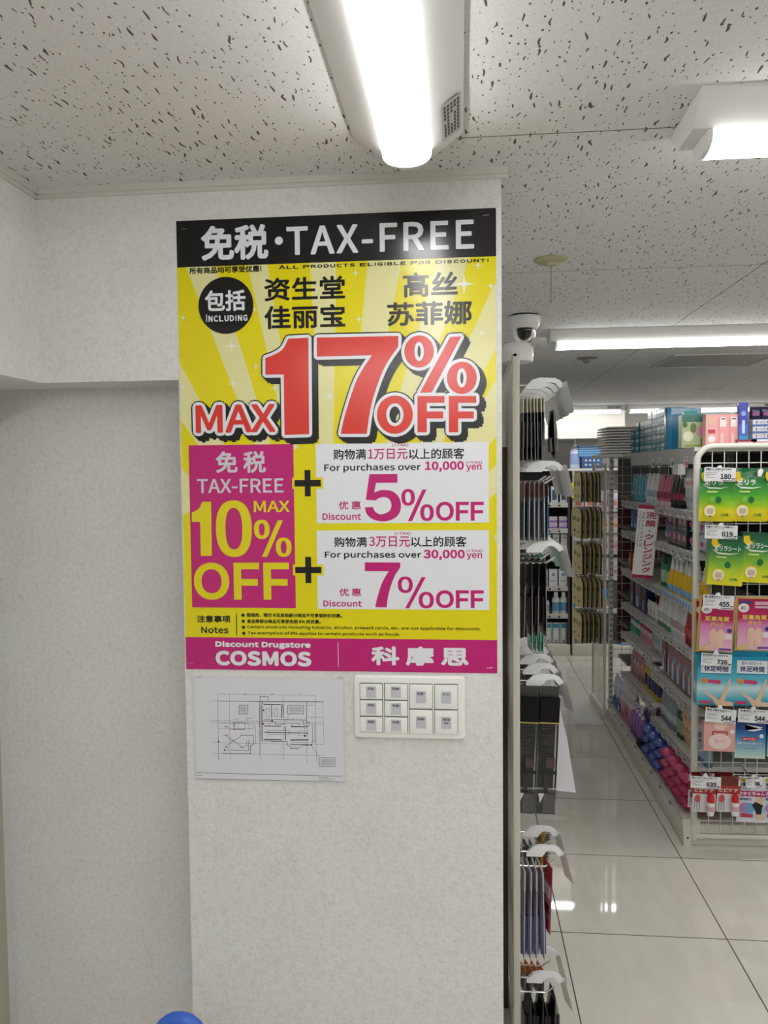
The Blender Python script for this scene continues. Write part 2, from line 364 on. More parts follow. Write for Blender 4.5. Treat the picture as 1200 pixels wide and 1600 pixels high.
t = thing('access_hatch', 'square framed access hatch in the ceiling above the gondola', 'ceiling hatch', TR(hx, hy, ZC))
obj('frame', m, t); obj('panel', BX((-.235, -.225, -.002), (.235, .225, 0), mat('A8A49F', .7)), t)
p = at(1114, 607, 1); k = (ZC-H)/(p.z-H)
m = MB(); m.lathe([(.09, 0), (.088, -.004), (.06, -.012), (0, -.012)], mat('C4C1BC', .5), 20); tag(obj('ceiling_vent', m, None, TR(p.x*k, p.y*k, ZC)), 'round white ceiling vent far back above the gondola', 'vent')
# dome camera
dx, dy = .222, 2.86
t = thing('dome_camera', 'white dome security camera with dark glass on the ceiling', 'security camera', TR(dx, dy, ZC))
m = MB(); m.lathe([(.050, 0), (.050, -.006), (.056, -.008)], BLACK, 28); obj('shadow_plate', m, t)  # plate coloured black for the shadow against the ceiling
m = MB(); m.lathe([(.056, -.006), (.057, -.010), (.053, -.032), (.044, -.046), (.040, -.048), (0, -.048)], mat('E4E4E2', .35), 28); obj('housing', m, t)
m = MB(); m.lathe([(.0405, -.048), (.0405, -.055), (.037, -.074), (.026, -.090), (.012, -.098), (0, -.0995)], clear_mat('tinted_dome', (.35, .35, .37), .05, .02, False), 28); obj('dome', m, t)
m = MB(); m.lathe([(.039, -.049), (.039, -.056), (.034, -.058), (.03, -.07), (.022, -.084), (.0, -.088)], mat('0B0B0C', .35), 24, sx=.75); m.M = Matrix.Translation((.01, -.015, -.07)); m.lathe([(0, -.012), (.012, -.01), (.012, .01), (0, .012)], BLACK, 14); obj('lens_module', m, t)

# ------------------------------------------------------------------ poster
P_TL, P_BR = at(275.5, 345, WY), at(777, 1052, WY)
def W(px, py): q = at(px, py, WY); return q.x, q.z
YEL, PALE = mat('DACE00', .17, name='yellow_ink', spec=.45), mat('D9D59A', .17, name='pale_yellow_ink', spec=.45)
PK, PW, PM, PR_, PYL = mat('0E0D0D', .17, name='black_ink', spec=.45), mat('DADCE0', .17, name='white_ink', spec=.45), mat('B81A6E', .17, name='magenta_ink', spec=.45), mat('D0342B', .17, name='red_ink', spec=.45), mat('D8CB0C', .17, name='yellow_letter_ink', spec=.45)
PMW = mat('C8C2CC', .17, name='pale_ink', spec=.45)
poster = thing('poster', 'large yellow tax-free discount poster pinned on the white pillar', 'poster', Matrix.Translation((0, WY-.0006, 0)))
x0, x1, zb, zt = P_TL.x, P_BR.x, at(777, 1052, WY).z, at(777, 325, WY).z
m = MB(); m.box((x0, -.0004, zb), (x1, .0004, zt), YEL); obj('sheet', m, poster)
zh = W(777, 400.5)[1]; zf = W(777, 1000)[1]
m = MB(); m.rect(x0, zh, x1, zt, PK, -.0006); obj('header_band', m, poster)
m = MB(); m.rect(x0, zb, x1, zf, PM, -.0006); obj('footer_band', m, poster)
# sunburst of pale rays
cx, cz = W(516, 996)
def clip(poly, x0, x1, z0, z1):
    def cut(P, f, g):
        out = []
        for i in range(len(P)):
            a, b = P[i-1], P[i]; fa, fb = f(a), f(b)
            if (fa < 0) != (fb < 0):
                t_ = fa/(fa-fb); out.append((a[0]+(b[0]-a[0])*t_, a[1]+(b[1]-a[1])*t_))
            if fb >= 0: out.append(b)
        return out
    for f in (lambda p: p[0]-x0, lambda p: x1-p[0], lambda p: p[1]-z0, lambda p: z1-p[1]):
        poly = cut(poly, f, None)
        if not poly: return []
    return poly
m = MB()
for a, b in ((58, 66), (41, 50), (28.3, 34.2), (16.5, 20.7), (8.8, 11.8), (-1.7, 2.3), (-11.5, -6.5), (-20.8, -16.6), (-30.4, -25.5), (-39.8, -33.2), (-49, -44), (-66, -58)):
    pts = [(cx-.36*math.sin(R(q)), cz+.36*math.cos(R(q))) for q in (b, a)]+[(cx-1.5*math.sin(R(q)), cz+1.5*math.cos(R(q))) for q in (a, b)]
    pts = clip(pts, x0, x1, zf, zh)
    ar = sum(pts[i-1][0]*pts[i][1]-pts[i][0]*pts[i-1][1] for i in range(len(pts)))
    if len(pts) > 2: m.poly(pts if ar > 0 else pts[::-1], PALE, -.0006)
for sx_, sy_, sz in ((362, 541, 11), (287, 497, 6), (400, 572, 6), (364, 600, 8), (430, 606, 6), (515, 619, 8), (285, 604, 8), (398, 484, 5), (556, 427, 6), (561, 499, 7), (725, 444, 17), (767, 447, 7), (747, 415, 7), (753, 521, 6), (318, 425, 4)):
    q = W(sx_, sy_); r_ = sz*.00118; s_ = r_*.14
    m.poly([(q[0]+dx_, q[1]+dz_) for dx_, dz_ in ((r_, 0), (s_, s_), (0, r_), (-s_, s_), (-r_, 0), (-s_, -s_), (0, -r_), (s_, -s_))], mat('E4E4DC', .17, name='sparkle_ink'), -.0008)
obj('sunburst', m, poster)
UP = WY/F                                  # metres per photo pixel on the pillar
def T(mb, s, a, b, c, d, m, y=-.0010, bold=0, space=1.0, n=8):
    p, q = W(a, b), W(c, d); mb.text(s, p[0], q[1], q[0], p[1], m, y, bold*UP, space, n)
def wrect(mb, a, b, c, d, m, y):
    p, q = W(a, b), W(c, d); mb.rect(p[0], p[1], q[0], q[1], m, y)
m = MB()
T(m, '免税', 313.7, 354, 420, 405, PW, bold=1.9)
q = W(436, 376.5); m.ell(q[0], q[1], 6.4*UP, 6.4*UP, PW, -.0010)
T(m, 'TAX-FREE', 447.5, 355, 741, 388.7, PW, bold=1.3, space=1.05)
obj('headline_lettering', m, poster)
m = MB()
T(m, '所有商品均可享受优惠!', 296.2, 418.5, 409, 425, PK, bold=.35, n=6)
def small_caps(mb, words, a, b, c, d, m, y=-.0010, bold=.35):
    p, q = W(a, b), W(c, d); h = p[1]-q[1]
    units = [(ch, (1.22 if i == 0 else 1.0) if ch not in 'I!' else .5) for wi, w_ in enumerate(words) for i, ch in enumerate(w_+' ')]
    ft = words is not None; tot = sum(.55 if ch == ' ' else u for ch, u in units)-.55; x = p[0]; k_ = (q[0]-p[0])/tot; first = True
    for ch, u in units:
        if ch == ' ': x += .55*k_; continue
        hh = h if first else h*.80
        first = False if words is not None else first
        mb.text(ch, x+.10*k_*(1 if u > .6 else 1.6), q[1], x+u*k_-.10*k_*(1 if u > .6 else 1.6), q[1]+hh, m, y, bold*UP, 1, 6); x += u*k_
small_caps(m, ['ALL', 'PRODUCTS', 'ELIGIBLE', 'FOR', 'DISCOUNT!'], 435, 414.6, 765, 409.6, PK)
T(m, '资生堂', 413, 435, 539.5, 467.5, PK, bold=1.0)
T(m, '佳丽宝', 413, 478.5, 540, 511.5, PK, bold=1.0)
T(m, '高丝', 629.5, 427, 715.5, 462.5, PK, bold=1.0)
T(m, '苏菲娜', 605, 473, 737.5, 506.5, PK, bold=1.0)
obj('brand_lettering', m, poster)
m = MB(); q = W(353.2, 477.5); m.ell(q[0], q[1], 44.5*UP, 44.5*UP, PK, -.0010, 48)
T(m, '包括', 320, 454.5, 384.5, 485.5, PW, -.0012, 1.0)
small_caps(m, ['INCLUDING'], 321, 491.5, 388, 501.5, PW, -.0012, .45)
obj('including_badge', m, poster)
# the big outlined 17 % OFF with its drop shadow
Z1 = lambda x, y: W(270+x/4.615, 400+y/4.615)
Z2 = lambda x, y: W(530+x/4.615, 400+y/4.615)
def catmull(P, n=5):
    out = []
    for i in range(len(P)-1):
        a, b, c, d = P[max(i-1, 0)], P[i], P[i+1], P[min(i+2, len(P)-1)]
        for j in range(n):
            t_ = j/n
            out.append(tuple(.5*((2*b[k])+(-a[k]+c[k])*t_+(2*a[k]-5*b[k]+4*c[k]-d[k])*t_*t_+(-a[k]+3*b[k]-3*c[k]+d[k])*t_**3) for k in (0, 1)))
    out.append(P[-1]); return out
glyphs = []                                # each: (list of 2-D points, faces)
def g_poly(P):
    ar = sum(P[i-1][0]*P[i][1]-P[i][0]*P[i-1][1] for i in range(len(P)))
    glyphs.append((P if ar > 0 else P[::-1], [tuple(range(len(P)))]))
def g_ring(c, rx, ry, ix, iy, n=40):
    o = [(c[0]+rx*math.cos(2*math.pi*i/n), c[1]+ry*math.sin(2*math.pi*i/n)) for i in range(n)]
    q = [(c[0]+ix*math.cos(2*math.pi*i/n), c[1]+iy*math.sin(2*math.pi*i/n)) for i in range(n)]
    glyphs.append((o+q, [(i, (i+1) % n, n+(i+1) % n, n+i) for i in range(n)]))
u2 = UP/4.615
big1 = [Z1(*p) for p in ((980, 591), (985, 1285), (808, 1291), (802, 855), (670, 857))]+[Z1(*p) for p in catmull([(670, 737), (735, 712), (795, 672), (835, 598)])]
big7 = [Z1(1040, 590), Z2(428, 578)]+[Z2(*p) for p in catmull([(426, 655), (330, 800), (258, 985), (222, 1130), (200, 1283)])]+[Z2(*p) for p in catmull([(12, 1283), (48, 1130), (130, 890), (237, 718)])]+[Z1(1040, 727)]
layers = []
def g_text(s, a, b, c, d, bold):
    p, q = W(a, b), W(c, d); V, Fc = text2d(s, 1.0)
    ax, bx = min(v[0] for v in V), max(v[0] for v in V); az, bz = min(v[1] for v in V), max(v[1] for v in V)
    bo = bold*UP
    P = [(p[0]+bo+(v[0]-ax)/(bx-ax)*(q[0]-p[0]-2*bo), q[1]+bo+(v[1]-az)/(bz-az)*(p[1]-q[1]-2*bo)) for v in V]
    glyphs.append((P, Fc)); return bo
MAXB = g_text('MAX', 305.8, 633.5, 431.4, 675, 1.6)
g_poly(big1); g_poly(big7)
g_ring(Z2(577, 690), 106*u2, 114*u2, 34*u2, 68*u2); g_ring(Z2(884, 880), 106*u2, 114*u2, 34*u2, 68*u2)
g_poly([Z2(*p) for p in ((800, 586), (880, 581), (668, 985), (582, 988))])
g_ring(Z2(402, 1145), 130*u2, 137*u2, 62*u2, 82*u2)
for fx, st, b1, b2 in ((565, 632, 760, 750), (790, 858, 988, 970)):
    g_poly([Z2(*p) for p in ((fx, 1010), (b1, 1010), (b1, 1060), (st, 1060), (st, 1122), (b2, 1122), (b2, 1172), (st, 1172), (st, 1271), (fx, 1272))])
m = MB()
def stamp(mb, r, m_, y, n=12, off=(0, 0)):
    for gi, (V, Fc) in enumerate(glyphs):
        rr = r+(MAXB if gi == 0 else 0); k = (0, 1, 2, 0, 3, 2, 0, 1, 2)[gi]
        for i in range(n if rr else 1):
            ox, oz = rr*math.cos(2*math.pi*i/n)+off[0], rr*math.sin(2*math.pi*i/n)+off[1]
            mb.add([(v[0]+ox, y-i*1.6e-5-k*4e-6, v[1]+oz) for v in V], Fc, m_)
sh = 8.2*UP
for k_ in range(1, 5): stamp(m, 6.9*UP, PK, -.0010-(5-k_)*6e-5, 8, (sh*k_/4, -sh*k_/4))
stamp(m, 6.9*UP, PK, -.0014); stamp(m, 0, PK, -.0016); stamp(m, 4.9*UP, PW, -.0017); stamp(m, 0, PW, -.0019); stamp(m, 0, PR_, -.0020)
obj('big_discount_lettering', m, poster)
def sring(mb, x0, z0, x1, z1, sx, sz, m, y, e=2.35, n=48):
    cx_, cz_, rx, rz = (x0+x1)/2, (z0+z1)/2, (x1-x0)/2, (z1-z0)/2
    def pt(rx, rz): 
        return [(cx_+rx*math.copysign(abs(math.cos(2*math.pi*i/n))**(2/e), math.cos(2*math.pi*i/n)), y, cz_+rz*math.copysign(abs(math.sin(2*math.pi*i/n))**(2/e), math.sin(2*math.pi*i/n))) for i in range(n)]
    mb.add(pt(rx, rz)+pt(rx-sx, rz-sz), [(i, (i+1) % n, n+(i+1) % n, n+i) for i in range(n)], m)
FIVE = [(415, 250), (572, 250), (572, 298), (452, 298), (441, 352)]+catmull([(441, 352), (472, 340), (505, 338), (548, 348), (580, 380), (591, 425), (580, 468), (548, 498), (492, 512), (432, 500), (398, 470), (387, 434)])+catmull([(432, 431), (446, 458), (472, 472), (500, 468), (527, 452), (537, 424), (530, 396), (508, 379), (474, 380), (446, 396)])+[(393, 391)]
def uni(P):
    ax, bx = min(p[0] for p in P), max(p[0] for p in P); az, bz = min(p[1] for p in P), max(p[1] for p in P)
    return [((p[0]-ax)/(bx-ax), (p[1]-az)/(bz-az)) for p in P]
U5 = uni([(x, -z) for x, z in FIVE]); U7 = uni(big7); U1 = uni(big1)
def hv(mb, ch, a, b, c, d, m, sw, y=-.001, sh_=None):       # one heavy grotesque character filling the photo box a,b..c,d; sw = stem in photo px
    p, q = W(a, b), W(c, d); x0, z1, x1, z0 = p[0], p[1], q[0], q[1]; w_, h_ = x1-x0, z1-z0; s_ = sw*UP; t_ = (sh_ or sw*.85)*UP
    if ch in '0O': sring(mb, x0, z0, x1, z1, s_, t_, m, y, 2.15 if ch == 'O' else 2.4)
    elif ch == 'F':
        zm = z0+h_*.56
        mb.poly([(x0, z1), (x0, z0), (x0+s_, z0), (x0+s_, zm-t_), (x1-w_*.06, zm-t_), (x1-w_*.06, zm), (x0+s_, zm), (x0+s_, z1-t_), (x1, z1-t_), (x1, z1)], m, y)
    elif ch == '%':
        rw, rh = w_*.42, h_*.52
        sring(mb, x0, z1-rh, x0+rw, z1, s_, t_, m, y); sring(mb, x1-rw, z0, x1, z0+rh, s_, t_, m, y)
        mb.poly([(x0+w_*.20, z0+h_*.0), (x0+w_*.20+s_*1.05, z0), (x0+w_*.78, z1-h_*.02), (x0+w_*.78-s_*1.05, z1-h_*.02)], m, y)
    else:
        P = [(x0+u*w_, z0+v*h_) for u, v in {'5': U5, '7': U7, '1': U1}[ch]]
        ar = sum(P[i-1][0]*P[i][1]-P[i][0]*P[i-1][1] for i in range(len(P)))
        mb.poly(P if ar > 0 else P[::-1], m, y)
def hoff(mb, a, b, c, d, m, sw):
    w_ = c-a; k = (d-b)*.0
    hv(mb, 'O', a, b, a+w_*.375, d, m, sw); hv(mb, 'F', a+w_*.415, b, a+w_*.69, d, m, sw); hv(mb, 'F', a+w_*.725, b, c, d, m, sw)
# magenta panel
m = MB(); wrect(m, 295, 696, 462.5, 950, PM, -.0008)
T(m, '免 税', 337, 705.5, 416, 738.7, PMW, bold=1.0)
T(m, 'TAX-FREE', 308, 748.5, 443.7, 769.5, PMW, bold=.5)
T(m, 'MAX', 396.7, 782.5, 453, 800, PYL, bold=.6)
hv(m, '1', 299.5, 784, 332, 868.5, PYL, 12); hv(m, '0', 337, 782, 394.5, 870, PYL, 15.5, sh_=12)
hv(m, '%', 397, 812, 456, 870, PYL, 8, sh_=5.5)
hoff(m, 303, 879, 452.5, 937, PYL, 12.5)
obj('magenta_panel', m, poster)
for c_ in ((481, 755), (482, 890.5)):
    m = MB()
    for e_, c2, y in ((3.6, YEL, -.0013), (0, PK, -.0015)):
        a_, h_ = 20.5+e_, 4.9+e_
        wrect(m, c_[0]-a_, c_[1]-h_, c_[0]+a_, c_[1]+h_, c2, y); wrect(m, c_[0]-h_, c_[1]-a_, c_[0]+h_, c_[1]+a_, c2, y-2e-5)
    obj('plus_sign', m, poster)
for dig, n1, P, rows in (('5', '10,000', (493.5, 694, 764, 816.5), ((613, 692.9, 638, 698.5), (521, 702, 572, 717.8), (575.3, 701.5, 637, 717.4), (639, 701, 725.5, 716.9), (506.7, 725, 657.5, 737.5), (664, 721, 725, 737), (728.3, 726, 752.5, 737), (727.8, 720.4, 753.3, 725.2), (569.6, 741, 627, 814.5), (627, 764, 678, 814), (681, 784, 756, 813.5), (529.4, 783, 564, 796), (504, 801.5, 564.3, 812.3), '1万日元')),
                       ('7', '30,000', (495, 829, 764.5, 953), ((616.7, 831, 641.6, 836.5), (522.3, 839, 573.3, 854.5), (576.7, 838, 640.8, 854.3), (642.2, 838, 729, 854.3), (507.6, 861, 658.4, 874), (661.8, 858.6, 726.4, 875.3), (729, 864, 753.3, 875), (728.3, 858.4, 753.8, 863.3), (570, 878.5, 626.3, 949), (621.5, 900.5, 678, 950.5), (681, 922, 756, 950), (530.3, 919, 564.3, 931.3), (505.3, 937.5, 565.4, 947.8), '3万日元'))):
    m = MB(); wrect(m, *P, PW, -.0008)
    K = '(+TAX)', '购物满', rows[13], '以上的顾客', 'For purchases over', n1, 'yen', '(+TAX)', dig, '%', 'OFF', '优 惠', 'Discount'
    for s, bx_, col, bo in zip(K, rows, (PM, PK, PM, PK, PK, PM, PM, PM, PM, PM, PM, PM, PM), (.15, .3, .3, .3, .3, .75, .3, .15, 3.4, 1.6, 1.3, .3, .35)):
        if s in '57': hv(m, s, *bx_, col, 12)
        elif s == '%': hv(m, s, *bx_, col, 6.2, sh_=4.6)
        elif s == 'OFF': hoff(m, *bx_, col, 6.0)
        else: T(m, s, *bx_, col, bold=bo)
    obj('discount_panel', m, poster)
m = MB()
T(m, '注意事项', 308, 961, 360.6, 972.7, PK, bold=.4); T(m, 'Notes', 314.7, 979, 357.3, 989.4, PK, bold=.4)
wrect(m, 369, 958.4, 371, 992.6, PK, -.001)
for a_, b_ in ((380, 961), (380.4, 970.5), (380.8, 979.9), (381.2, 989.3)):
    q = W(a_, b_); m.ell(q[0], q[1], 2.7*UP, 2.7*UP, PK, -.001, 16)
T(m, '烟酒类、预付卡及其他部分商品不可享受折扣优惠。', 385.5, 957.6, 534.5, 964.9, PK, bold=.22, n=4)
T(m, '食品等部分商品可享受免税 8% 的优惠。', 386, 967.2, 501.4, 974.4, PK, bold=.22, n=4)
T(m, 'Certain products including tobacco, alcohol, prepaid cards, etc. are not applicable for discounts.', 386.6, 976.6, 751.3, 985.9, PK, bold=.15, n=4)
T(m, 'Tax exemption of 8% applies to certain products such as foods.', 387.2, 986, 625.2, 994.4, PK, bold=.15, n=4)
obj('notes_lettering', m, poster)
m = MB()
T(m, 'Discount Drugstore', 336.8, 1001.3, 485.8, 1014.5, PW, bold=.75); T(m, 'COSMOS', 336.8, 1016, 487, 1041.4, PW, bold=1.75)
obj('shop_name_lettering', m, poster)
m = MB(); wrect(m, 528, 1003.5, 529.3, 1042, PW, -.001); obj('divider_line', m, poster)
m = MB(); T(m, '科 摩 思', 580, 1009, 732.5, 1041, PW, bold=1.5); obj('shop_name_lettering', m, poster)
for a_, b_ in ((289, 358.5), (759, 337), (299, 1036), (765, 1043.5)):
    q = W(a_, b_); m = MB(); m.tube([(q[0]-.006, -.0004, q[1]), (q[0]-.0055, -.0018, q[1]), (q[0]+.0055, -.0018, q[1]+.0005), (q[0]+.006, -.0004, q[1]+.0005)], .0004, CHROME, 6); obj('staple', m, poster)

# ------------------------------------------------------------------ floor-plan sheet
plan = thing('floor_plan_sheet', 'laminated floor plan drawing pinned below the yellow poster', 'drawing', Matrix.Translation((0, WY-.0006, 0)))
m = MB(); p, q = W(300.5, 1057), W(541.5, 1226); m.box((p[0], -.0003, q[1]), (q[0], .0003, p[1]), mat('CBCBCB', .3, name='laminate')); obj('laminate', m, plan)
m = MB(); p, q = W(304, 1058), W(537.5, 1222); m.rect(p[0], q[1], q[0], p[1], mat('D2D3D8', .45, name='plan_paper'), -.0004); obj('paper', m, plan)
m = MB(); LI = mat('3C3C42', .6, name='plan_ink'); LR = mat('8A4A44', .6)
Z4 = lambda x, y: W(290+x/4.615, 1050+y/4.615)
def ln(*a, w=3.0, c=LI):
    w *= .75
    for i in range(0, len(a)-2, 2):
        p, q = Z4(a[i], a[i+1]), Z4(a[i+2], a[i+3]); m.line(p[0], p[1], q[0], q[1], w*u2, c, -.0006)
def bxl(a, b, c, d, w=3.0, col=LI): ln(a, b, c, b, c, d, a, d, a, b, w=w, c=col)
ln(232, 158, 942, 168, w=2); ln(232, 158, 240, 632, w=3); ln(316, 158, 323, 640, w=2); ln(537, 165, 545, 640, w=2); ln(705, 168, 710, 640, w=2); ln(938, 170, 945, 655, w=2); ln(873, 215, 876, 655, w=2)
ln(232, 207, 540, 213, w=5); ln(185, 207, 232, 207, w=2); ln(185, 350, 990, 362, w=2); ln(185, 362, 995, 375, w=2); ln(185, 508, 998, 522, w=2); ln(185, 585, 1000, 602, w=2)
bxl(537, 176, 597, 212, 4); ln(550, 212, 995, 215, w=6); ln(552, 212, 552, 495, w=6); ln(535, 212, 535, 600, w=3); ln(548, 495, 735, 500, w=5); ln(735, 500, 735, 528, 755, 530, 757, 552, 812, 552, 840, 530, 912, 525, w=4)
ln(873, 215, 873, 365, 900, 368, w=5); ln(990, 215, 998, 522, w=2); ln(876, 240, 940, 240, w=2); ln(880, 325, 990, 325, w=2)
ln(565, 232, 690, 234, w=8); ln(620, 240, 622, 330, w=7); ln(692, 240, 692, 330, w=7); ln(570, 340, 870, 346, w=5); ln(700, 225, 708, 330, w=3); ln(568, 388, 690, 390, w=8); ln(570, 433, 885, 440, w=7); ln(568, 485, 695, 487, w=8); ln(758, 392, 885, 394, w=7); ln(758, 490, 888, 488, w=7); ln(718, 390, 722, 490, w=8); ln(760, 520, 890, 522, w=7)
for a in ((580, 260, 605, 320), (640, 260, 662, 320), (605, 360, 650, 390), (595, 420, 750, 448), (620, 485, 693, 500), (765, 370, 820, 395), (760, 485, 880, 505), (810, 425, 880, 455), (765, 538, 805, 550)): bxl(*a, w=2.5)
for i in range(8): ln(720+i*20, 325, 720+i*20, 343, w=2)
for i in range(6): ln(560+i*24, 213, 560+i*24, 228, w=2)
for i in range(7): bxl(530, 245+i*22, 548, 262+i*22, w=2)
for i in range(4): bxl(535, 415+i*20, 550, 430+i*20, w=2); bxl(697, 230+i*24, 710, 250+i*24, w=2)
ln(560, 352, 620, 350, 680, 378, 720, 372, w=4, c=LR); ln(330, 412, 430, 412, w=4, c=LR); bxl(345, 362, 430, 410, 3); ln(380, 362, 380, 410, w=3); ln(355, 365, 355, 410, w=5); ln(280, 393, 312, 396, w=5)
ln(285, 453, 410, 540, w=4); ln(285, 540, 410, 453, w=4); ln(275, 453, 312, 455, w=5); ln(395, 453, 425, 455, w=5); ln(285, 540, 315, 542, w=5); ln(395, 540, 425, 542, w=5); ln(320, 490, 360, 488, w=3, c=LR)
ln(282, 562, 455, 565, 458, 488, w=4); ln(442, 492, 442, 540, w=4); ln(410, 455, 490, 455, 490, 525, 470, 527, 470, 588, 260, 586, w=5); ln(240, 370, 490, 372, 490, 408, 240, 408, w=2); ln(505, 380, 507, 520, w=2)
ln(345, 340, 375, 335, w=3); ln(430, 338, 480, 330, w=3); ln(435, 305, 465, 425, w=2); ln(745, 305, 715, 370, w=2); ln(908, 525, 965, 615, w=3); ln(915, 370, 918, 510, w=3); ln(932, 370, 934, 510, w=3); bxl(910, 490, 935, 508, 3); ln(850, 350, 852, 380, 900, 385, w=4); ln(858, 400, 860, 465, w=3)
LB = mat('4A4E6E', .6)
for (a, b, c, d, nx, ny) in ((385, 238, 450, 303, 3, 3), (733, 238, 852, 303, 5, 3), (962, 615, 1078, 682, 6, 3)):
    col = LB if a > 900 else LI
    bxl(a, b, c, d, 3, col); bxl(a+5, b+5, c-5, d-5, 2, col)
    for i in range(nx):
        for j in range(ny):
            gx, gy = a+12+(c-a-24)*(i+.1)/nx, b+12+(d-b-24)*(j+.1)/ny
            bxl(gx, gy, gx+(c-a-24)/nx*.75, gy+(d-b-24)/ny*.7, 2, col)
for x_ in (275, 430, 625, 820): ln(x_-10, 158, x_+10, 158, w=4)
for p_ in ((282, 561), (563, 275), (560, 372), (908, 524), (625, 350), (240, 500), (860, 460)):
    q = Z4(*p_); m.ell(q[0], q[1], 7*u2, 7*u2, LI, -.0006, 12)
ln(80, 724, 1132, 750, w=4); ln(80, 768, 1150, 792, w=4); ln(962, 748, 962, 786, w=3); ln(80, 742, 125, 744, w=3)
for i in range(3): ln(968, 757+i*11, 985, 758+i*11, w=3); ln(990, 757+i*11, 1030+22*((i*2) % 3), 758+i*11, w=3)
ln(75, 35, 120, 36, w=4); ln(1090, 40, 1135, 41, w=4)
obj('line_drawing', m, plan)

# ------------------------------------------------------------------ switch panel
sw = thing('switch_panel', 'white wall plate of ten light switches beside the floor plan', 'light switches', Matrix.Translation((0, WY, 0)))
Z5 = lambda x, y: W(545+x/6.316, 1040+y/6.316)
u5 = UP/6.316
p, q = Z5(52, 82), Z5(1150, 722)
SWP, SWK, SWW = mat('E6E6E1', .35, name='switch_plastic'), mat('6E6E6A', .5), mat('BDBDC4', .3, name='name_window')
def rrect(a, b, c, d, r, n=5):
    out = []
    for ccx, ccz, a0 in ((c-r, b+r, -90), (c-r, d-r, 0), (a+r, d-r, 90), (a+r, b+r, 180)):
        out += [(ccx+r*math.cos(R(a0+90*i/n)), ccz+r*math.sin(R(a0+90*i/n))) for i in range(n+1)]
    return out
m = MB(); m.prism(rrect(p[0], q[1], q[0], p[1], .008), -.009, 0, SWP); obj('plate', m.mesh('plate', bevel=.004, seg=3), sw)
m = MB()
for a, b in ((112, 345), (352, 588), (596, 832), (843, 1080)):
    p, q = Z5(a, 155+(a-112)*.014), Z5(b, 645+(a-112)*.018); m.box((p[0], -.0094, q[1]), (q[0], -.004, p[1]), SWK)
obj('gap_frame', m, sw)
keys = [('売場1', 118, 165, 336, 316), ('売場2', 119, 326, 337, 478), ('売場3', 119, 488, 338, 638), ('売場4', 360, 166, 580, 322), ('売場5', 360, 330, 581, 482), ('売場6', 361, 492, 582, 645), ('売場7', 603, 172, 826, 408), ('売場8', 604, 418, 828, 654), ('外 灯', 850, 176, 1074, 414), ('換気扇', 851, 424, 1074, 658)]
for s, a, b, c, d in keys:
    p, q = Z5(a, b), Z5(c, d); kp = obj('switch_key', BX((p[0], -.0125, q[1]), (q[0], -.006, p[1]), SWP).mesh('switch_key', bevel=.0008), sw)
    wc, tp = (a+c)/2, b+(20 if d-b < 200 else 62)
    p, q = Z5(wc-50, tp), Z5(wc+50, tp+(118 if d-b < 200 else 122))
    m = MB(); m.rect(p[0], q[1], q[0], p[1], SWW, -.0127)
    h_ = p[1]-q[1]; m.text(s, p[0]+.0028, p[1]-h_*.33, q[0]-.0028, p[1]-h_*.10, mat('303038', .5), -.0129, 0.00008, n=4)
    if s == '換気扇': m.rect(p[0]+.005, p[1]-h_*.54, q[0]-.005, p[1]-h_*.46, mat('303038', .5), -.0129)
    for kx in (.08, .35, .72): m.rect(p[0]+kx*(q[0]-p[0]), q[1]-.0003, p[0]+(kx+(.3 if kx == .35 else .18))*(q[0]-p[0]), q[1]+.0006, WHITE, -.0129)
    obj('name_window', m, kp)

# ------------------------------------------------------------------ blue handle in front of the wall
bx_, by_ = at(281, 1600, 1.25).x, 1.25; bz_ = at(281, 1582, 1.25).z
t = thing('handled_mop', 'blue round-topped plastic handle standing before the recess wall', 'mop', TR(bx_, by_, 0))
BLU = mat('2F62C4', .35, name='blue_plastic')
m = MB(); m.tube([(.036*math.sin(2*math.pi*i/24), 0, bz_-.048+.036*math.cos(2*math.pi*i/24)) for i in range(24)], .0125, BLU, 12, closed=True); obj('ring_handle', m, t)
m = MB(); m.tube([(0, 0, .05), (0, 0, bz_-.09)], .011, mat('C9CBCD', .3, .6), 14); obj('shaft', m, t)
m = MB(); m.box((-.14, -.04, .008), (.14, .04, .05), BLU); obj('mop_head', m.mesh('mop_head', bevel=.01), t); obj('mop_pad', BX((-.145, -.045, 0), (.145, .045, .008), mat('DADDE4', .9)), t)

# ------------------------------------------------------------------ net rack with hooks along the aisle wall
RX, RY0 = .138, 2.19                       # rack plane and its first post
MESHC = mat('C9C7BB', .45, name='coated_wire')
def grid(mb, u0, u1, v0, v1, step, r, axis, off, m):      # a wire net; axis 'x' lies across x,z at y = off, 'y' lies across y,z at x = off
    P = (lambda u, v: (u, off, v)) if axis == 'x' else (lambda u, v: (off, u, v))
    P2 = (lambda u, v: (u, off+2*r, v)) if axis == 'x' else (lambda u, v: (off+2*r, u, v))
    n = round((u1-u0)/step)
    for i in range(n+1): u = u0+(u1-u0)*i/n; mb.tube([P(u, v0), P(u, v1)], r, m, 5)
    n = round((v1-v0)/step)
    for i in range(n+1): v = v0+(v1-v0)*i/n; mb.tube([P2(u0, v), P2(u1, v)], r, m, 5)
rack = thing('net_rack', 'ivory upright net rack of hair accessory hooks behind the pillar edge', 'display rack', TR(0, 0, 0))
ZR = 1.985
for yy in (RY0, RY0+.9, RY0+1.8):
    m = MB(); m.box((RX, yy, 0), (RX+.019, yy+.03, ZR), IVORY)

    obj('post', m.mesh('post', bevel=.002), rack)
m = MB(); grid(m, RY0+.03, RY0+1.8, .08, ZR-.01, .05, .0022, 'y', RX+.005, MESHC); obj('wire_net', m, rack)
m = MB(); m.tube([(RX+.007, RY0, ZR-.005), (RX+.007, RY0+1.8, ZR-.005)], .005, IVORY, 8); obj('top_rail', m, rack)
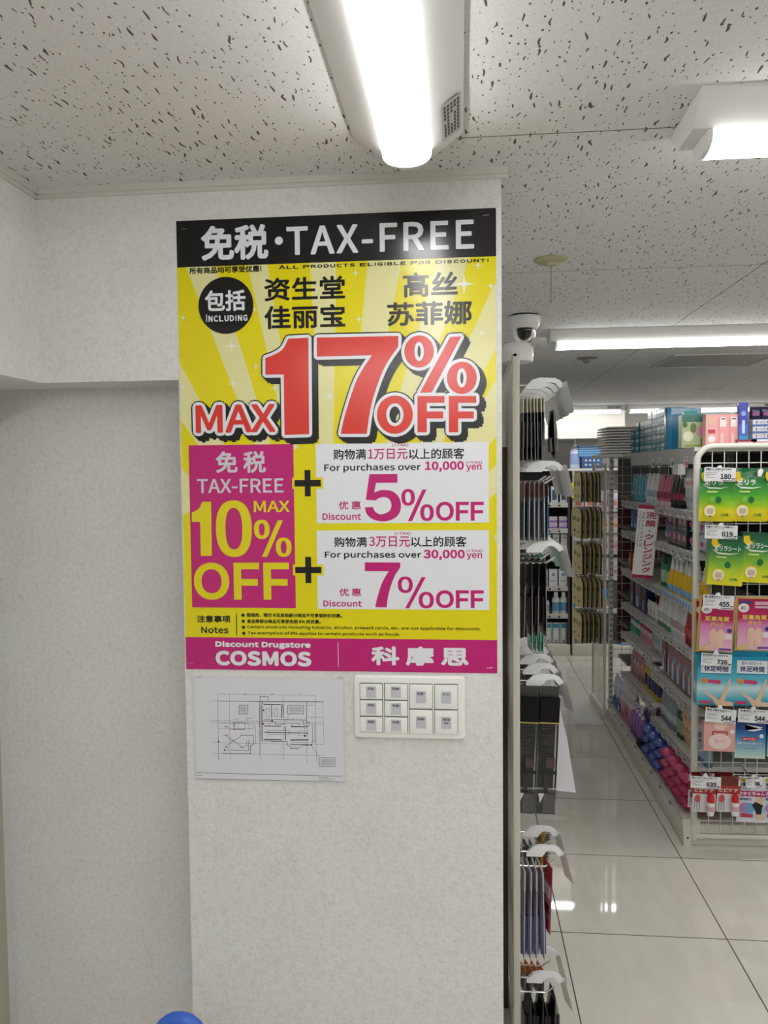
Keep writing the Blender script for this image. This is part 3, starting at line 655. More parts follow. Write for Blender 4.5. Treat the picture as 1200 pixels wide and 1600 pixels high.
obj('gap_filler', BX((PR-.01, RY0+.24, 0), (RX-.001, RY0+.255, 1.74), mat('4A3D30', .6, name='gap_brown')), rack)  # added board darkens the gap in place of goods behind the net
obj('base', BX((RX+.001, RY0, 0), (RX+.05, RY0+1.83, .06), OFFW).mesh('base', bevel=.004), rack)
m = MB(); m.lathe([(.030, 0), (.045, .004), (.048, .02), (.046, .045), (.036, .058), (0, .060)], mat('E6E5E0', .35), 26)
tag(obj('round_container', m, None, TR(RX+.028, RY0+.22, ZR)), 'round white plastic container on top of the ivory rack post', 'container')

hookp = Proto('display_hook', 'display hook')
WIRE = mat('DADAD8', .25, .85, 'wire_steel'); CLIPW = mat('F0F0F0', .3, name='white_clip_plastic')
m = MB(); m.tube([(.032, 0, .003), (.010, 0, .003), (.003, 0, .0), (.001, 0, -.008), (.001, 0, -.032), (.004, 0, -.038), (.012, 0, -.040), (.074, 0, -.040), (.080, 0, -.038), (.104, 0, -.022)], .0031, WIRE, 8)
m.tube([(0, -.012, -.016), (.001, .012, -.016)], .0024, WIRE, 6); hookp.part('wire', m)
kk = .000337; zx = lambda pts: [((a-215)*kk, -(b-1512)*kk) for a, b in pts]
m = MB(); m.prism(zx([(285, 1540), (285, 1512), (340, 1460), (395, 1445), (520, 1450), (560, 1470), (585, 1498), (583, 1520), (560, 1535), (545, 1522), (520, 1492), (490, 1484), (452, 1492), (412, 1540)])[::-1], -.006, .006, CLIPW)
m.M = Matrix.Translation((.124, 0, 0)); m.lathe([(0, -.0065), (.006, -.004), (.008, 0), (.006, .004), (0, .0065)], CLIPW, 10); hookp.part('label_clip', m, smooth=False)
m = MB(); m.M = Matrix.Translation((.124, 0, .004)) @ Matrix.Rotation(R(-14), 4, 'Y') @ Matrix.Rotation(R(16), 4, 'Z')
m.add([(0, -.030, -.085), (0, .030, -.085), (0, .030, .004), (0, -.030, .004)], [(0, 1, 2, 3)], SMOKE); hookp.part('card_sleeve', m)
m2 = MB(); m2.M = m.M.copy(); m2.box((.0008, -.026, -.075), (.0014, .026, -.035), mat('8E8C8A', .6)); hookp.part('price_card', m2)
ROWS = [('top', 1.903, 5), ('second', 1.674, 3), ('third', 1.449, 4), ('fourth', 1.072, 5), ('fifth', .578, 2), ('lowest', .206, 2)]
HY = lambda j: RY0+.075+j*.125
ordn = ['first', 'second', 'third', 'fourth', 'fifth']
for nm, z, n in ROWS:
    for j in range(n):
        o = hookp.place(TR(RX+.018, HY(j), z, R(random.uniform(-3, 3))), f'{ordn[j]} hook from the front post in the {nm} row of the net rack', f'display hooks in the {nm} row')
# hanging packs: flat cards hung face along the hook, so that from here they show their edges
def hang_card(name, cat, wd, h, th, body, head=None, hh=.03, stripes=(), edge=None):
    p = Proto(name, cat)
    m = MB(); n = 6                         # pillow: local x = thickness, y = width, hanging below z = 0
    P = []
    zs = [0]+[-hh]*(1 if head else 0)+[-(h*(i/n)) for i in range(1, n+1)]
    zs = sorted(set(zs), reverse=True)
    for sgn in (1, -1):
        for z in zs:
            t_ = th*.5*max(.12, math.sin(math.pi*min(max((-z-(hh if head else 0))/(h-(hh if head else 0)+1e-9), .03), .97))**.5) if z > -h+1e-6 else th*.06
            for yy in (-.5, -.25, .25, .5):
                P.append((sgn*t_*(1 if abs(yy) < .4 else .15), yy*wd, z))
    nr = len(zs); fs = []
    for s_ in (0, 1):
        o = s_*nr*4
        for i in range(nr-1):
            for k in range(3):
                f = (o+i*4+k, o+(i+1)*4+k, o+(i+1)*4+k+1, o+i*4+k+1); fs.append(f if s_ == 0 else f[::-1])
    for i in range(nr-1):
        for k in (0, 3):
            a, b = i*4+k, (i+1)*4+k; c, d = nr*4+b, nr*4+a; f = (a, b, c, d); fs.append(f if k == 3 else f[::-1])
    fs.append((0, 1, 2, 3, nr*4+3, nr*4+2, nr*4+1, nr*4)); b0 = (nr-1)*4; fs.append((b0+3, b0+2, b0+1, b0, nr*4+b0, nr*4+b0+1, nr*4+b0+2, nr*4+b0+3))
    m.add(P, fs, body); p.part('packet', m)
    if head: p.part('header_card', BX((-th*.12-.0004, -wd*.5, -hh), (th*.12+.0004, wd*.5, .004), head))
    if edge:
        for sg in (-1, 1):
            p.part('seal_edge', BX((-.0007, sg*wd*.5-.002, -h), (.0007, sg*wd*.5+.002, -hh), edge))
    for i, (za, zb_, c) in enumerate(stripes):
        m = MB()
        for sg in (-1, 1): m.box((sg*(th*.5+.0002), -wd*.30, -za), (sg*(th*.5-.0010), wd*.30, -zb_), c)
        p.part('print', BX((-th*.5-.0006, -wd*.34, -za), (th*.5+.0006, wd*.34, -zb_), c))
    return p
GL = lambda c: mat(c, .22, name='glossy_film')
bk = hang_card('hair_elastic_pack', 'hair accessory pack', .075, .165, .009, GL('17171B'), mat('CFC9B4', .4), .035, [(.06, .13, GL('0E0E12'))], mat('8F9096', .3))
bk2 = hang_card('hair_net_pack', 'hair accessory pack', .06, .14, .022, GL('0F0F11'), None, .0, [(.08, .12, mat('6E6E70', .3))], mat('77777A', .3))
st = hang_card('hair_pin_card', 'hair accessory pack', .07, .160, .008, GL('8E9298'), mat('8C6F66', .5), .04, [(.05, .15, GL('2A2D36'))], mat('CDD3DA', .3))
bu = hang_card('hair_band_pack', 'hair accessory pack', .08, .200, .010, GL('2A1C22'), mat('1A1719', .4), .06, [(.09, .17, GL('3A242C'))], mat('9D9296', .3))
mi = hang_card('mint_pack', 'hair accessory pack', .09, .300, .008, GL('5FB59A'), None, .0, [(.2, .27, GL('8FD4BC'))], mat('A4DDC8', .3))
bg = hang_card('burgundy_pack', 'hair accessory pack', .075, .20, .010, GL('5A1C2C'), mat('222226', .4), .04, [(.07, .16, GL('7A2438'))], mat('8C7078', .3))
tl = hang_card('teal_blue_pack', 'hair accessory pack', .075, .17, .010, GL('1E5A72'), mat('18181C', .4), .04, [(.06, .13, GL('16404E'))], mat('6F98A8', .3))
lv = hang_card('lavender_pouch', 'hair accessory pack', .09, .250, .014, GL('A9A3B4'), mat('B8B2B4', .4), .05, [(.13, .24, GL('565A86'))], mat('D3D0DA', .25))
rd = hang_card('pink_red_card', 'hair accessory pack', .075, .190, .004, mat('C9808C', .4), mat('A81E3C', .4), .05, [(.06, .09, mat('E9D4D6', .5)), (.11, .135, mat('6E1226', .4)), (.155, .185, mat('B2183E', .4))])
sm = hang_card('small_orange_card', 'hair accessory pack', .06, .075, .006, mat('B0A49C', .4), mat('D88A4A', .5), .02, [(.03, .06, mat('6A5A70', .4))])
bb = hang_card('black_pouch', 'hair accessory pack', .09, .150, .030, GL('111113'), None, 0, [(.05, .11, GL('1E1E22'))], mat('4A4A4E', .3))
def hang(p, hook, row, n, x0, x1, lab, grp, tw=9, dz=.040, tilt=3):
    z = dict((a, b) for a, b, c in ROWS)[row]-dz
    tb_ = random.uniform(1, tw)
    for i in range(n):
        x = RX+.018+x0+(x1-x0)*(i/(n-1) if n > 1 else .5)
        p.place(TR(x, HY(hook)+random.uniform(-.003, .003), z, R(tb_+random.uniform(-2, 2)), R(random.uniform(-tilt, tilt)*.4)), lab, grp)
hang(bk, 0, 'top', 7, .010, .066, 'black pack with pale header hanging on the front hook of the top row', 'black packs on the front top hook', 8)
hang(bk2, 1, 'top', 2, .075, .108, 'bulky black pack at the tip of the top row hooks', 'bulky black packs on the top row', 30, .06, 12)
hang(bk, 2, 'top', 5, .012, .07, 'black pack with pale header hanging on a rear hook of the top row', 'black packs on the rear top hooks', 12)
hang(st, 0, 'second', 5, .012, .066, 'striped grey and blue card on the front hook of the second row', 'striped cards on the front second row hook', 10)
hang(tl, 1, 'second', 3, .05, .09, 'blue-topped pack on a rear hook of the second row', 'blue packs on the second row', 12)
hang(st, 2, 'second', 4, .01, .06, 'striped grey card on the rearmost hook of the second row', 'striped cards on the rearmost second row hook', 12)
hang(bu, 0, 'third', 4, .014, .068, 'dark burgundy pack with black top on the front hook of the third row', 'dark packs on the front third row hook', 10)
hang(bu, 1, 'third', 4, .014, .066, 'dark burgundy pack on the second hook of the third row', 'dark packs on the second third row hook', 10)
hang(mi, 2, 'third', 4, .05, .092, 'mint green pack hanging below the third row of hooks', 'mint green packs on the third row', 20)
hang(tl, 3, 'third', 4, .012, .05, 'dark teal pack on the rearmost hook of the third row', 'dark teal packs on the third row', 12)
hang(bg, 1, 'fourth', 4, .012, .06, 'burgundy pack on the second hook of the fourth row', 'burgundy packs on the second fourth row hook', 14)
hang(tl, 2, 'fourth', 4, .014, .07, 'teal blue pack on the third hook of the fourth row', 'teal packs on the third fourth row hook', 14)
hang(bg, 3, 'fourth', 4, .012, .07, 'burgundy pack on the fourth hook of the fourth row', 'burgundy packs on the fourth hook', 14)
hang(bk, 4, 'fourth', 4, .012, .07, 'black pack on the rearmost hook of the fourth row', 'black packs on the rearmost fourth row hook', 14)
hang(lv, 0, 'fifth', 4, .014, .062, 'tall lavender grey pouch on the front hook of the fifth row', 'lavender pouches on the fifth row', 9)
hang(rd, 0, 'fifth', 1, .084, .084, 'pink card with red bands at the tip of the front fifth row hook', None, 24, .03, 8)
hang(bg, 1, 'fifth', 3, .01, .05, 'burgundy pack on the rear hook of the fifth row', 'burgundy packs on the rear fifth row hook', 14)
hang(tl, 1, 'fifth', 1, .035, .035, 'single teal pack among burgundy ones on the fifth row', None, 14)
hang(sm, 1, 'lowest', 4, .02, .075, 'small pale card with orange top on the rear lowest hook', 'small orange-topped cards on the lowest row', 20)
hang(bb, 0, 'lowest', 3, .03, .098, 'thick black pouch on the front hook of the lowest row', 'black pouches on the lowest row', 6)
# two boxed hair brushes on the front hook of the fourth row
bp_ = Proto('boxed_hair_brush', 'hair brush')
bw, bd, bh = .052, .040, .345
m = MB()
q_ = [(-bw/2, -bd/2), (bw/2, -bd/2), (bw/2, bd/2), (-bw/2, bd/2)]
m.add([(x, y, -bh) for x, y in q_]+[(x, y, -.085) for x, y in q_], [(0, 1, 5, 4), (1, 2, 6, 5), (2, 3, 7, 6), (3, 0, 4, 7), (3, 2, 1, 0)], CLEAR)
bp_.part('clear_box', m)
m = MB(); m.box((-bw/2-.0006, -bd/2-.0006, -.085), (bw/2+.0006, bd/2+.0006, -.018), mat('0A0A0B', .5, spec=.2)); m.box((-bw/2, -.001, -.018), (bw/2, .001, .012), mat('3A3937', .35)); bp_.part('black_sleeve', m)
m = MB(); m.box((-bw/2-.0009, -bd/2-.0009, -.0885), (bw/2+.0009, bd/2+.0009, -.0855), mat('C9B45A', .3, .6)); bp_.part('gold_line', m)
m = MB(); m.box((-.016, -.008, -.20), (.014, .006, -.09), mat('141416', .4))
for i in range(16):
    m.box((-.018, -.017, -.098-i*.0063), (.017, -.008, -.0955-i*.0063), mat('2B2622', .5))
m.box((-.005, -.006, -.325), (.006, .006, -.20), mat('121214', .3)); bp_.part('brush', m)
m = MB(); m.box((-bw/2-.0004, -bd/2-.0005, -.232), (bw/2+.0004, -bd/2, -.222), mat('0C0C0D', .4)); m.prism([(-bw/2+.004, -bh+.058), (-bw/2+.02, -bh+.058), (-bw/2+.009, -bh+.03)][::-1], -bd/2-.0006, -bd/2-.0002, mat('D5D3D0', .4)); bp_.part('band', m)
m = MB(); m.box((-bw/2+.0015, -bd/2+.002, -bh+.002), (bw/2-.0015, bd/2-.002, -bh+.055), mat('6E6A6A', .5)); m.box((-bw/2+.002, -bd/2+.001, -bh+.002), (-bw/2+.018, -bd/2+.002, -bh+.05), mat('161618', .4)); bp_.part('inner_tray', m)
m = MB(); m.box((-bw/2+.002, bd/2-.004, -bh+.06), (bw/2-.002, bd/2-.002, -.088), mat('15151C', .5)); m.box((-bw/2+.002, bd/2-.006, -.22), (-.010, bd/2-.0045, -.09), mat('1A1E4A', .4)); m.box((-.004, -bd/2+.003, -.215), (.02, -bd/2+.004, -.185), mat('5A3A44', .4)); bp_.part('backing_card', m)
for i, x in enumerate((.051, .107)):
    bp_.place(TR(RX+x-.002, HY(0)-.02, 1.072-.018, R(3), R(2.5)), ['boxed black hair brush with gold line, the one against the rack', 'boxed black hair brush with gold line, the outer of two'][i], 'boxed hair brushes')
# bristle brush on the fifth row and blank white card
p = Proto('round_hair_brush', 'hair brush'); m = MB(); m.lathe([(.006, -.16), (.007, -.10), (.010, -.09), (.010, 0), (.004, .006), (0, .006)], mat('B59A4A', .35), 12); p.part('handle', m)
m = MB()
for i in range(11):
    for j in range(12):
        a = j*math.pi/6+i*.26; z = -.005-i*.008; m.tube([(.009*math.cos(a), .009*math.sin(a), z), (.024*math.cos(a), .024*math.sin(a), z+.002)], .0011, BLACK, 4)
p.part('bristles', m, smooth=False); p.place(TR(RX+.103, HY(1)+.02, .578-.006, 0, R(4)), 'black bristled round hair brush on the rear fifth row hook')
m = MB(); m.prism([(-.037, .205), (-.041, .205), (-.028, 0), (-.035, -.165), (.040, -.176), (.012, 0)], -.0005, .0005, mat('DDDBE2', .5)); q = at(880, 1163, HY(2))
tag(obj('blank_card', m.mesh('blank_card'), None, TR(q.x, HY(2), q.z+.02, R(8))), 'blank white card hanging low over the aisle beside the hair brushes', 'card')

# ------------------------------------------------------------------ cosmetics gondola on the right
GXF = TR(1.013, 3.578, 0, .025)            # its near front corner; local x goes into the shelf, local y along the aisle
def G(x, y, z, rz=0, ry=0, rx=0): return GXF @ TR(x, y, z, rz, ry, rx)
FACE = -math.pi/2                          # packs on the shelves face the aisle
gon = thing('gondola_shelving', 'long ivory gondola shelving of cosmetics along the right side of the aisle', 'shelving', GXF)
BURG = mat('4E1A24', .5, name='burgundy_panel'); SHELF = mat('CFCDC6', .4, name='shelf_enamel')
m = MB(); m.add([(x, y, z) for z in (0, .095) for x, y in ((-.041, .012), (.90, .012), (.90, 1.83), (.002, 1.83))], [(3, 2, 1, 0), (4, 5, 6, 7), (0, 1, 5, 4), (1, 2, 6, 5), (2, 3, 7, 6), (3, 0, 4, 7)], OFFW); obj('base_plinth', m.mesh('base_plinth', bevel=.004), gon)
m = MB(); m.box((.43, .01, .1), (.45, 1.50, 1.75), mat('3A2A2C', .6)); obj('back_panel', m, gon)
obj('end_panel', BX((.06, 1.815, .52), (.43, 1.83, 1.50), BURG), gon); obj('end_panel', BX((.06, 1.815, 1.50), (.43, 1.83, 1.745), mat('5C5B5F', .6)), gon)
for z in (1.535, 1.64): obj('grey_carton', BX((.10, 1.60, z-.03), (.40, 1.78, z+.055), mat('77777E', .5)), gon) if False else None
for yy in (.78, 1.5, 1.80):
    m = MB(); m.box((.40, yy-.012, .09), (.43, yy+.012, 1.76), OFFW); obj('upright', m, gon)
m = MB(); m.box((-.005, 1.76, 0), (.019, 1.79, 1.76), OFFW)
SLOT = mat('6A675E', .6)
for k_ in range(44):
    for xx in (-.001, .009): m.box((xx, 1.7592, .12+k_*.037), (xx+.006, 1.76, .138+k_*.037), SLOT)
obj('slotted_post', m, gon)
m = MB(); grid(m, .02, .43, .1, 1.74, .055, .002, 'x', 1.775, MESHC); obj('end_net', m, gon)
# end frame with net
t_ = .014
path = [(0, 0, .03)]+[(.07-.07*math.cos(R(a)), 0, 1.695+.07*math.sin(R(a))) for a in range(0, 91, 15)]+[(.83+.07*math.sin(R(a)), 0, 1.695+.07*math.cos(R(a))) for a in range(0, 91, 15)]+[(.90, 0, .03)]
m = MB(); m.tube(path, t_, OFFW, 12); m.tube([(0, 0, .045), (.9, 0, .045)], .011, OFFW, 10); obj('end_frame', m, gon)
m = MB(); grid(m, .015, .885, .06, 1.745, .052, .0022, 'x', .004, mat('E2E1D8', .4)); obj('end_net', m, gon)
TAGM = [mat('DAD8D4', .5), mat('E3CDC9', .5), mat('C9CFD2', .5)]
tagme = []
for k_, tm in enumerate(TAGM):
    m = MB(); m.rect(-.024, -.019, .024, .019, tm, -.0006); m.rect(-.020, .009, .018, .014, GREY, -.0009); m.rect(-.002, -.013, .020, .003, mat('3A3A3A', .6) if k_ != 1 else mat('B0443A', .6), -.0009); m.rect(-.020, -.012, -.008, .002, mat('A9A9A6', .6), -.0009)
    tagme.append(m.mesh('price_tag'))
LIP = clear_mat('clear_price_rail', (.88, .88, .88), .25, .30)
def shelf(z, y0, y1, d=.40, tags=True, fascia=.032):
    m = MB(); m.box((.02, y0+.003, z-.022), (.02+d, y1-.003, z), SHELF); s_ = obj('shelf', m.mesh('shelf', bevel=.002, seg=1), gon)
    m = MB(); m.M = Matrix.Translation((.018, 0, z-fascia-.008)) @ Matrix.Rotation(R(-14), 4, 'Y'); m.box((-.001, y0+.004, 0), (.001, y1-.004, fascia+.012), LIP); m.box((.002, y0+.004, 0), (.004, y1-.004, fascia+.008), mat('B9B7B1', .45)); obj('price_rail', m, s_)
    if tags:
        n = int((y1-y0)/.105)
        for i in range(n):
            o = obj('price_tag', tagme[random.choice((0, 0, 0, 1, 2))], s_); y = y0+.05+(y1-y0-.1)*(i+random.uniform(-.2, .2))/(n-1)
            o.matrix_basis = TR(.012, y, z-.012, FACE) @ Matrix.Rotation(R(-14), 4, 'X')
LV = dict(hang=1.475, blue=1.29, yellow=1.055, white=.845, far_small=.66, near_pattern=.59, far_pink=.41, near_orange=.345)
for k_ in ('hang', 'blue', 'yellow', 'white'):
    shelf(LV[k_], .03, .78); shelf(LV[k_], .78, 1.50)
shelf(LV['far_small'], .78, 1.5); shelf(LV['near_pattern'], .03, .78); shelf(LV['far_pink'], .78, 1.5); shelf(LV['near_orange'], .03, .78)
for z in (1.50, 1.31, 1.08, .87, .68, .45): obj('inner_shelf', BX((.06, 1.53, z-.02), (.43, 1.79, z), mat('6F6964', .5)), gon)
# top shelf with deep grey fascia
m = MB(); m.box((.0, .03, 1.745), (.46, 1.76, 1.762), SHELF); m.box((-.12, 1.40, 1.745), (.0, 1.80, 1.762), SHELF); m.box((-.002, .03, 1.69), (.0, 1.20, 1.762), mat('A5A4A1', .5)); s_ = obj('top_shelf', m, gon)
for y in (.14, .36, .58, .70):
    o = obj('price_tag', tagme[1 if y in (.14,) else 0], s_); o.matrix_basis = TR(-.004, y, 1.70, FACE) @ Matrix.Scale(1.25, 4)
m = MB(); m.add([(x, y, z) for z in (.05, .121) for x, y in ((-.047, -.002), (.03, -.002), (.03, 1.80), (-.004, 1.80))], [(3, 2, 1, 0), (4, 5, 6, 7), (0, 1, 5, 4), (1, 2, 6, 5), (2, 3, 7, 6), (3, 0, 4, 7)], OFFW); m.add([(-.050, 0, .115), (-.007, 1.79, .115), (-.012, 1.79, .150), (-.055, 0, .150)], [(3, 2, 1, 0)], LIP); b_ = obj('base_front', m.mesh('base_front', bevel=.003), gon)
for i in range(9):
    o = obj('price_tag', tagme[0], b_); o.matrix_basis = TR(-.0565+.024*(.18+i*.19), .18+i*.19, .128, FACE)
m = MB(); m.box((-.043, -.006, .0), (-.012, .012, .088), OFFW); m.box((-.030, -.0075, .035), (-.022, -.006, .043), BLACK); obj('corner_foot', m, gon)

# ---- generic packs (front faces -y, origin at the bottom centre)
def decals(m, w_, h_, y, D):
    for d in D:
        k_ = d[0]; X = lambda u: (u-.5)*w_; Z = lambda v: v*h_
        if k_ == 'r': m.rect(X(d[1]), Z(d[2]), X(d[3]), Z(d[4]), d[5], y)
        elif k_ == 'e': m.ell(X(d[1]), Z(d[2]), d[3]*w_, d[4]*w_, d[5], y, 20)
        elif k_ == 't': m.text(d[1], X(d[2]), Z(d[3]), X(d[4]), Z(d[5]), d[6], y, (d[7] if len(d) > 7 else 0)*w_*.45)
        elif k_ == 'p': m.poly([(X(a), Z(b)) for a, b in d[1]], d[2], y)
        y -= .00022
def carton(name, cat, w_, h_, d, body, D=(), tab=None, D2=(), side=None):
    p = Proto(name, cat); m = MB(); m.box((-w_/2, -d/2, 0), (w_/2, d/2, h_), body); p.part('box', m.mesh('box', bevel=.0012, seg=1))
    if tab:
        m = MB(); m.box((-w_/2, d/2-.0012, h_), (w_/2, d/2, h_+.028), tab); p.part('hang_tab', m)
    if D: m = MB(); decals(m, w_, h_, -d/2-.0004, D); p.part('front_print', m, smooth=False)
    if D2:
        m = MB(); m.M = Matrix.Rotation(math.pi/2, 4, 'Z') @ Matrix.Translation((0, -(w_/2-d/2), 0)); decals(m, d, h_, -d/2-.0004, D2); p.part('side_print', m, smooth=False)
    return p
def pouch(name, cat, w_, h_, d, body, D=(), seal=None, sealh=.012, lean=0):
    p = Proto(name, cat); m = MB(); nu, nv = 7, 9; P = []
    for sg in (-1, 1):
        for j in range(nv):
            for i in range(nu):
                u, v = i/(nu-1), j/(nv-1); b_ = (max(0, math.sin(math.pi*u))**.55)*(max(0, math.sin(math.pi*v))**.45)
                P.append(((u-.5)*w_, sg*(d/2*b_+.0006), .0005+v*h_))
    fs = []; o = nu*nv
    for j in range(nv-1):
        for i in range(nu-1):
            a = j*nu+i; fs.append((a, a+1, a+nu+1, a+nu)); fs.append((o+a+nu, o+a+nu+1, o+a+1, o+a))
    ed = [i for i in range(nu)]+[j*nu+nu-1 for j in range(1, nv)]+[(nv-1)*nu+i for i in range(nu-2, -1, -1)]+[j*nu for j in range(nv-2, 0, -1)]
    for i in range(len(ed)): a, b = ed[i], ed[(i+1) % len(ed)]; fs.append((b, a, o+a, o+b))
    m.add(P, fs, body); p.part('bag', m, ang=60)
    if seal: m = MB(); m.box((-w_/2, -.001, h_-sealh), (w_/2, .001, h_+.004), seal); p.part('seal', m); m = MB(); m.box((-w_/2, -.0012, 0), (w_/2, .0012, sealh*.6), seal); p.part('seal', m)
    if D: m = MB(); decals(m, w_, h_, -d/2-.0008, D); p.part('front_print', m, smooth=False)
    return p
def tube(name, cat, r, h_, body, cap, capup=False, band=None):       # squeeze tube: round at the cap, pinched at the other end
    p = Proto(name, cat); m = MB(); n = 14; rings = []; hc = h_*.16
    for z, k_ in ((hc, 0), (hc+(h_-hc)*.35, .12), (hc+(h_-hc)*.7, .5), (h_*.97, .97), (h_, 1)):
        rx, ry = r*(1+.28*k_), r*(1-k_)+.0014*k_
        rings.append([(rx*math.cos(2*math.pi*i/n), ry*math.sin(2*math.pi*i/n), z) for i in range(n)])
    V = [v for g in rings for v in g]; fs = [(i*n+j, i*n+(j+1) % n, (i+1)*n+(j+1) % n, (i+1)*n+j) for i in range(4) for j in range(n)]+[tuple(range(n))[::-1], tuple(range(4*n, 5*n))]
    m.add(V, fs, body); p.part('tube_body', m, ang=50)
    c = MB(); c.lathe([(0, 0), (r*.86, 0), (r*.9, hc*.1), (r*.84, hc), (0, hc)], cap, 14); p.part('cap', c)
    if band:
        b_ = MB(); zz = [hc+(h_-hc)*q for q in (.10, .34)]; b_.lathe([(r*1.0, zz[0]), (r*1.035, zz[0]), (r*1.06, zz[1]), (r*1.0, zz[1])], band, 14, 1.0, .97); p.part('print_band', b_)
    return p
def bottle(name, cat, r, h_, body, cap, pump=False, label=None, sy=.8, capr=.5):
    p = Proto(name, cat); m = MB(); hb = h_*(.70 if pump else .78)
    m.lathe([(0, 0), (r*.9, 0), (r, r*.12), (r, hb*.80), (r*.86, hb*.93), (r*capr, hb), (0, hb)], body, 16, 1, sy); p.part('bottle_body', m, ang=50)
    c = MB()
    if pump:
        c.lathe([(r*.42, hb-.001), (r*.42, hb+h_*.07), (r*.12, hb+h_*.09), (r*.12, h_*.93), (r*.34, h_*.94), (r*.34, h_), (0, h_)], cap, 12); c.tube([(0, 0, h_*.965), (0, -r*.9, h_*.955), (0, -r*1.05, h_*.93)], r*.12, cap, 8); p.part('pump', c)
    else:
        c.lathe([(0, hb-.001), (r*capr*1.12, hb-.001), (r*capr*1.08, h_-.003), (r*capr*.9, h_), (0, h_)], cap, 14); p.part('cap', c)
    if label: l = MB(); l.lathe([(r*1.0, hb*.18), (r*1.012, hb*.18), (r*1.012, hb*.68), (r*1.0, hb*.68)], label, 16, 1, sy); p.part('label', l)
    return p
def row(p, z, y0, y1, n, lab, grp, x=.075, rows=1, rz=0, jit=4, dx_=.07):
    for k_ in range(rows):
        for i in range(n):
            y = y0+(y1-y0)*(i+.5)/n
            p.place(G(x+k_*dx_+random.uniform(-.004, .004), y, z+.0008, FACE+R(random.uniform(-jit, jit))+rz), lab, grp)
g = lambda c, r=.25: mat(c, r, name='printed_film')
WT, PKK = g('E8E8EA'), g('D9477F')
# hanging level
p = pouch('teal_face_pouch', 'cosmetic pouch', .062, .165, .02, g('4FA5BA'), [('r', .15, .25, .85, .4, g('7CC3D2')), ('r', .3, .86, .7, .93, mat('20242A', .4))], g('2E6472')); row(p, LV['hang'], 1.10, 1.47, 5, 'teal pouch standing on the upper shelf below the teal boxes', 'teal pouches on the upper shelf')
p = tube('white_face_tube', 'squeeze tube', .024, .17, WT, g('C9D2DA'), band=g('9FB9CC')); row(p, LV['hang'], .88, 1.09, 3, 'white squeeze tube between teal pouches and pink tubes', 'white tubes on the upper shelf')
p = tube('pink_face_tube', 'squeeze tube', .024, .165, g('C76A7C'), g('E6C9CE'), band=g('8F3A50')); row(p, LV['hang'], .62, .86, 4, 'dusty pink squeeze tube on the upper shelf', 'pink tubes on the upper shelf')
p = tube('black_face_tube', 'squeeze tube', .025, .165, g('2A2427'), g('141214'), band=g('8C3048')); row(p, LV['hang'], .41, .61, 3, 'black squeeze tube on the upper shelf beside the pink ones', 'black tubes on the upper shelf')
p = pouch('clear_wrapped_pack', 'cosmetic pouch', .085, .19, .03, g('C6CAD2', .15), [('r', .12, .55, .88, .8, g('E4E6EA')), ('t', 'eve', .2, .58, .8, .72, PKK, .02), ('r', .15, .2, .85, .3, g('9AA4B2'))], g('B2B6C0')); row(p, LV['hang'], .19, .40, 3, 'shiny clear-wrapped white pack at the near end of the upper shelf', 'clear-wrapped white packs on the upper shelf')
p = pouch('dark_wrapped_pack', 'cosmetic pouch', .08, .19, .03, g('4A5564', .15), [('r', .12, .5, .88, .75, g('8E9BAA')), ('r', .15, .2, .85, .35, g('2C3340'))], g('79828E')); row(p, LV['hang'], .03, .17, 2, 'dark clear-wrapped pack right by the gondola end frame', 'dark wrapped packs on the upper shelf')
# blue level
p = pouch('blue_refill_pouch', 'refill pouch', .085, .145, .04, g('2D62B4'), [('e', .35, .3, .16, .2, g('A9C6E6')), ('e', .68, .28, .15, .18, g('C6DAF0')), ('r', .1, .7, .9, .8, g('1E478C'))], g('9FB4D2')); row(p, LV['blue'], 1.14, 1.46, 4, 'blue refill pouch on the second shelf by the hanging sign', 'blue refill pouches on the second shelf')
row(p, LV['blue'], .62, .72, 1, 'single blue refill pouch between hanging sign and black boxes', None)
p = carton('black_oval_box', 'cosmetic box', .078, .077, .06, g('17151A'), [('e', .5, .62, .3, .2, g('C0718C')), ('r', .2, .2, .8, .28, g('6A4A58'))], D2=[('e', .5, .62, .3, .2, g('C0718C'))])
for k_ in range(2): row(p, LV['blue']+k_*.0775, .27, .60, 4, ['black box with pink oval in the lower layer on the second shelf', 'black box with pink oval in the upper layer on the second shelf'][k_], ['black oval boxes in the lower layer', 'black oval boxes in the upper layer'][k_], jit=1)
p = pouch('white_cotton_pack', 'cotton pack', .085, .075, .055, g('D5D9E2', .2), [('e', .35, .62, .13, .15, g('C43F86')), ('e', .62, .6, .14, .14, g('B83A7C')), ('e', .5, .45, .10, .09, g('C95597')), ('r', .25, .15, .8, .25, g('3F8FA6'))], None)
for k_ in range(2): row(p, LV['blue']+k_*.077, .03, .26, 3, ['white pack with pink flowers in the lower layer beside black boxes', 'white pack with pink flowers in the upper layer beside black boxes'][k_], ['white flower packs in the lower layer', 'white flower packs in the upper layer'][k_], jit=3)
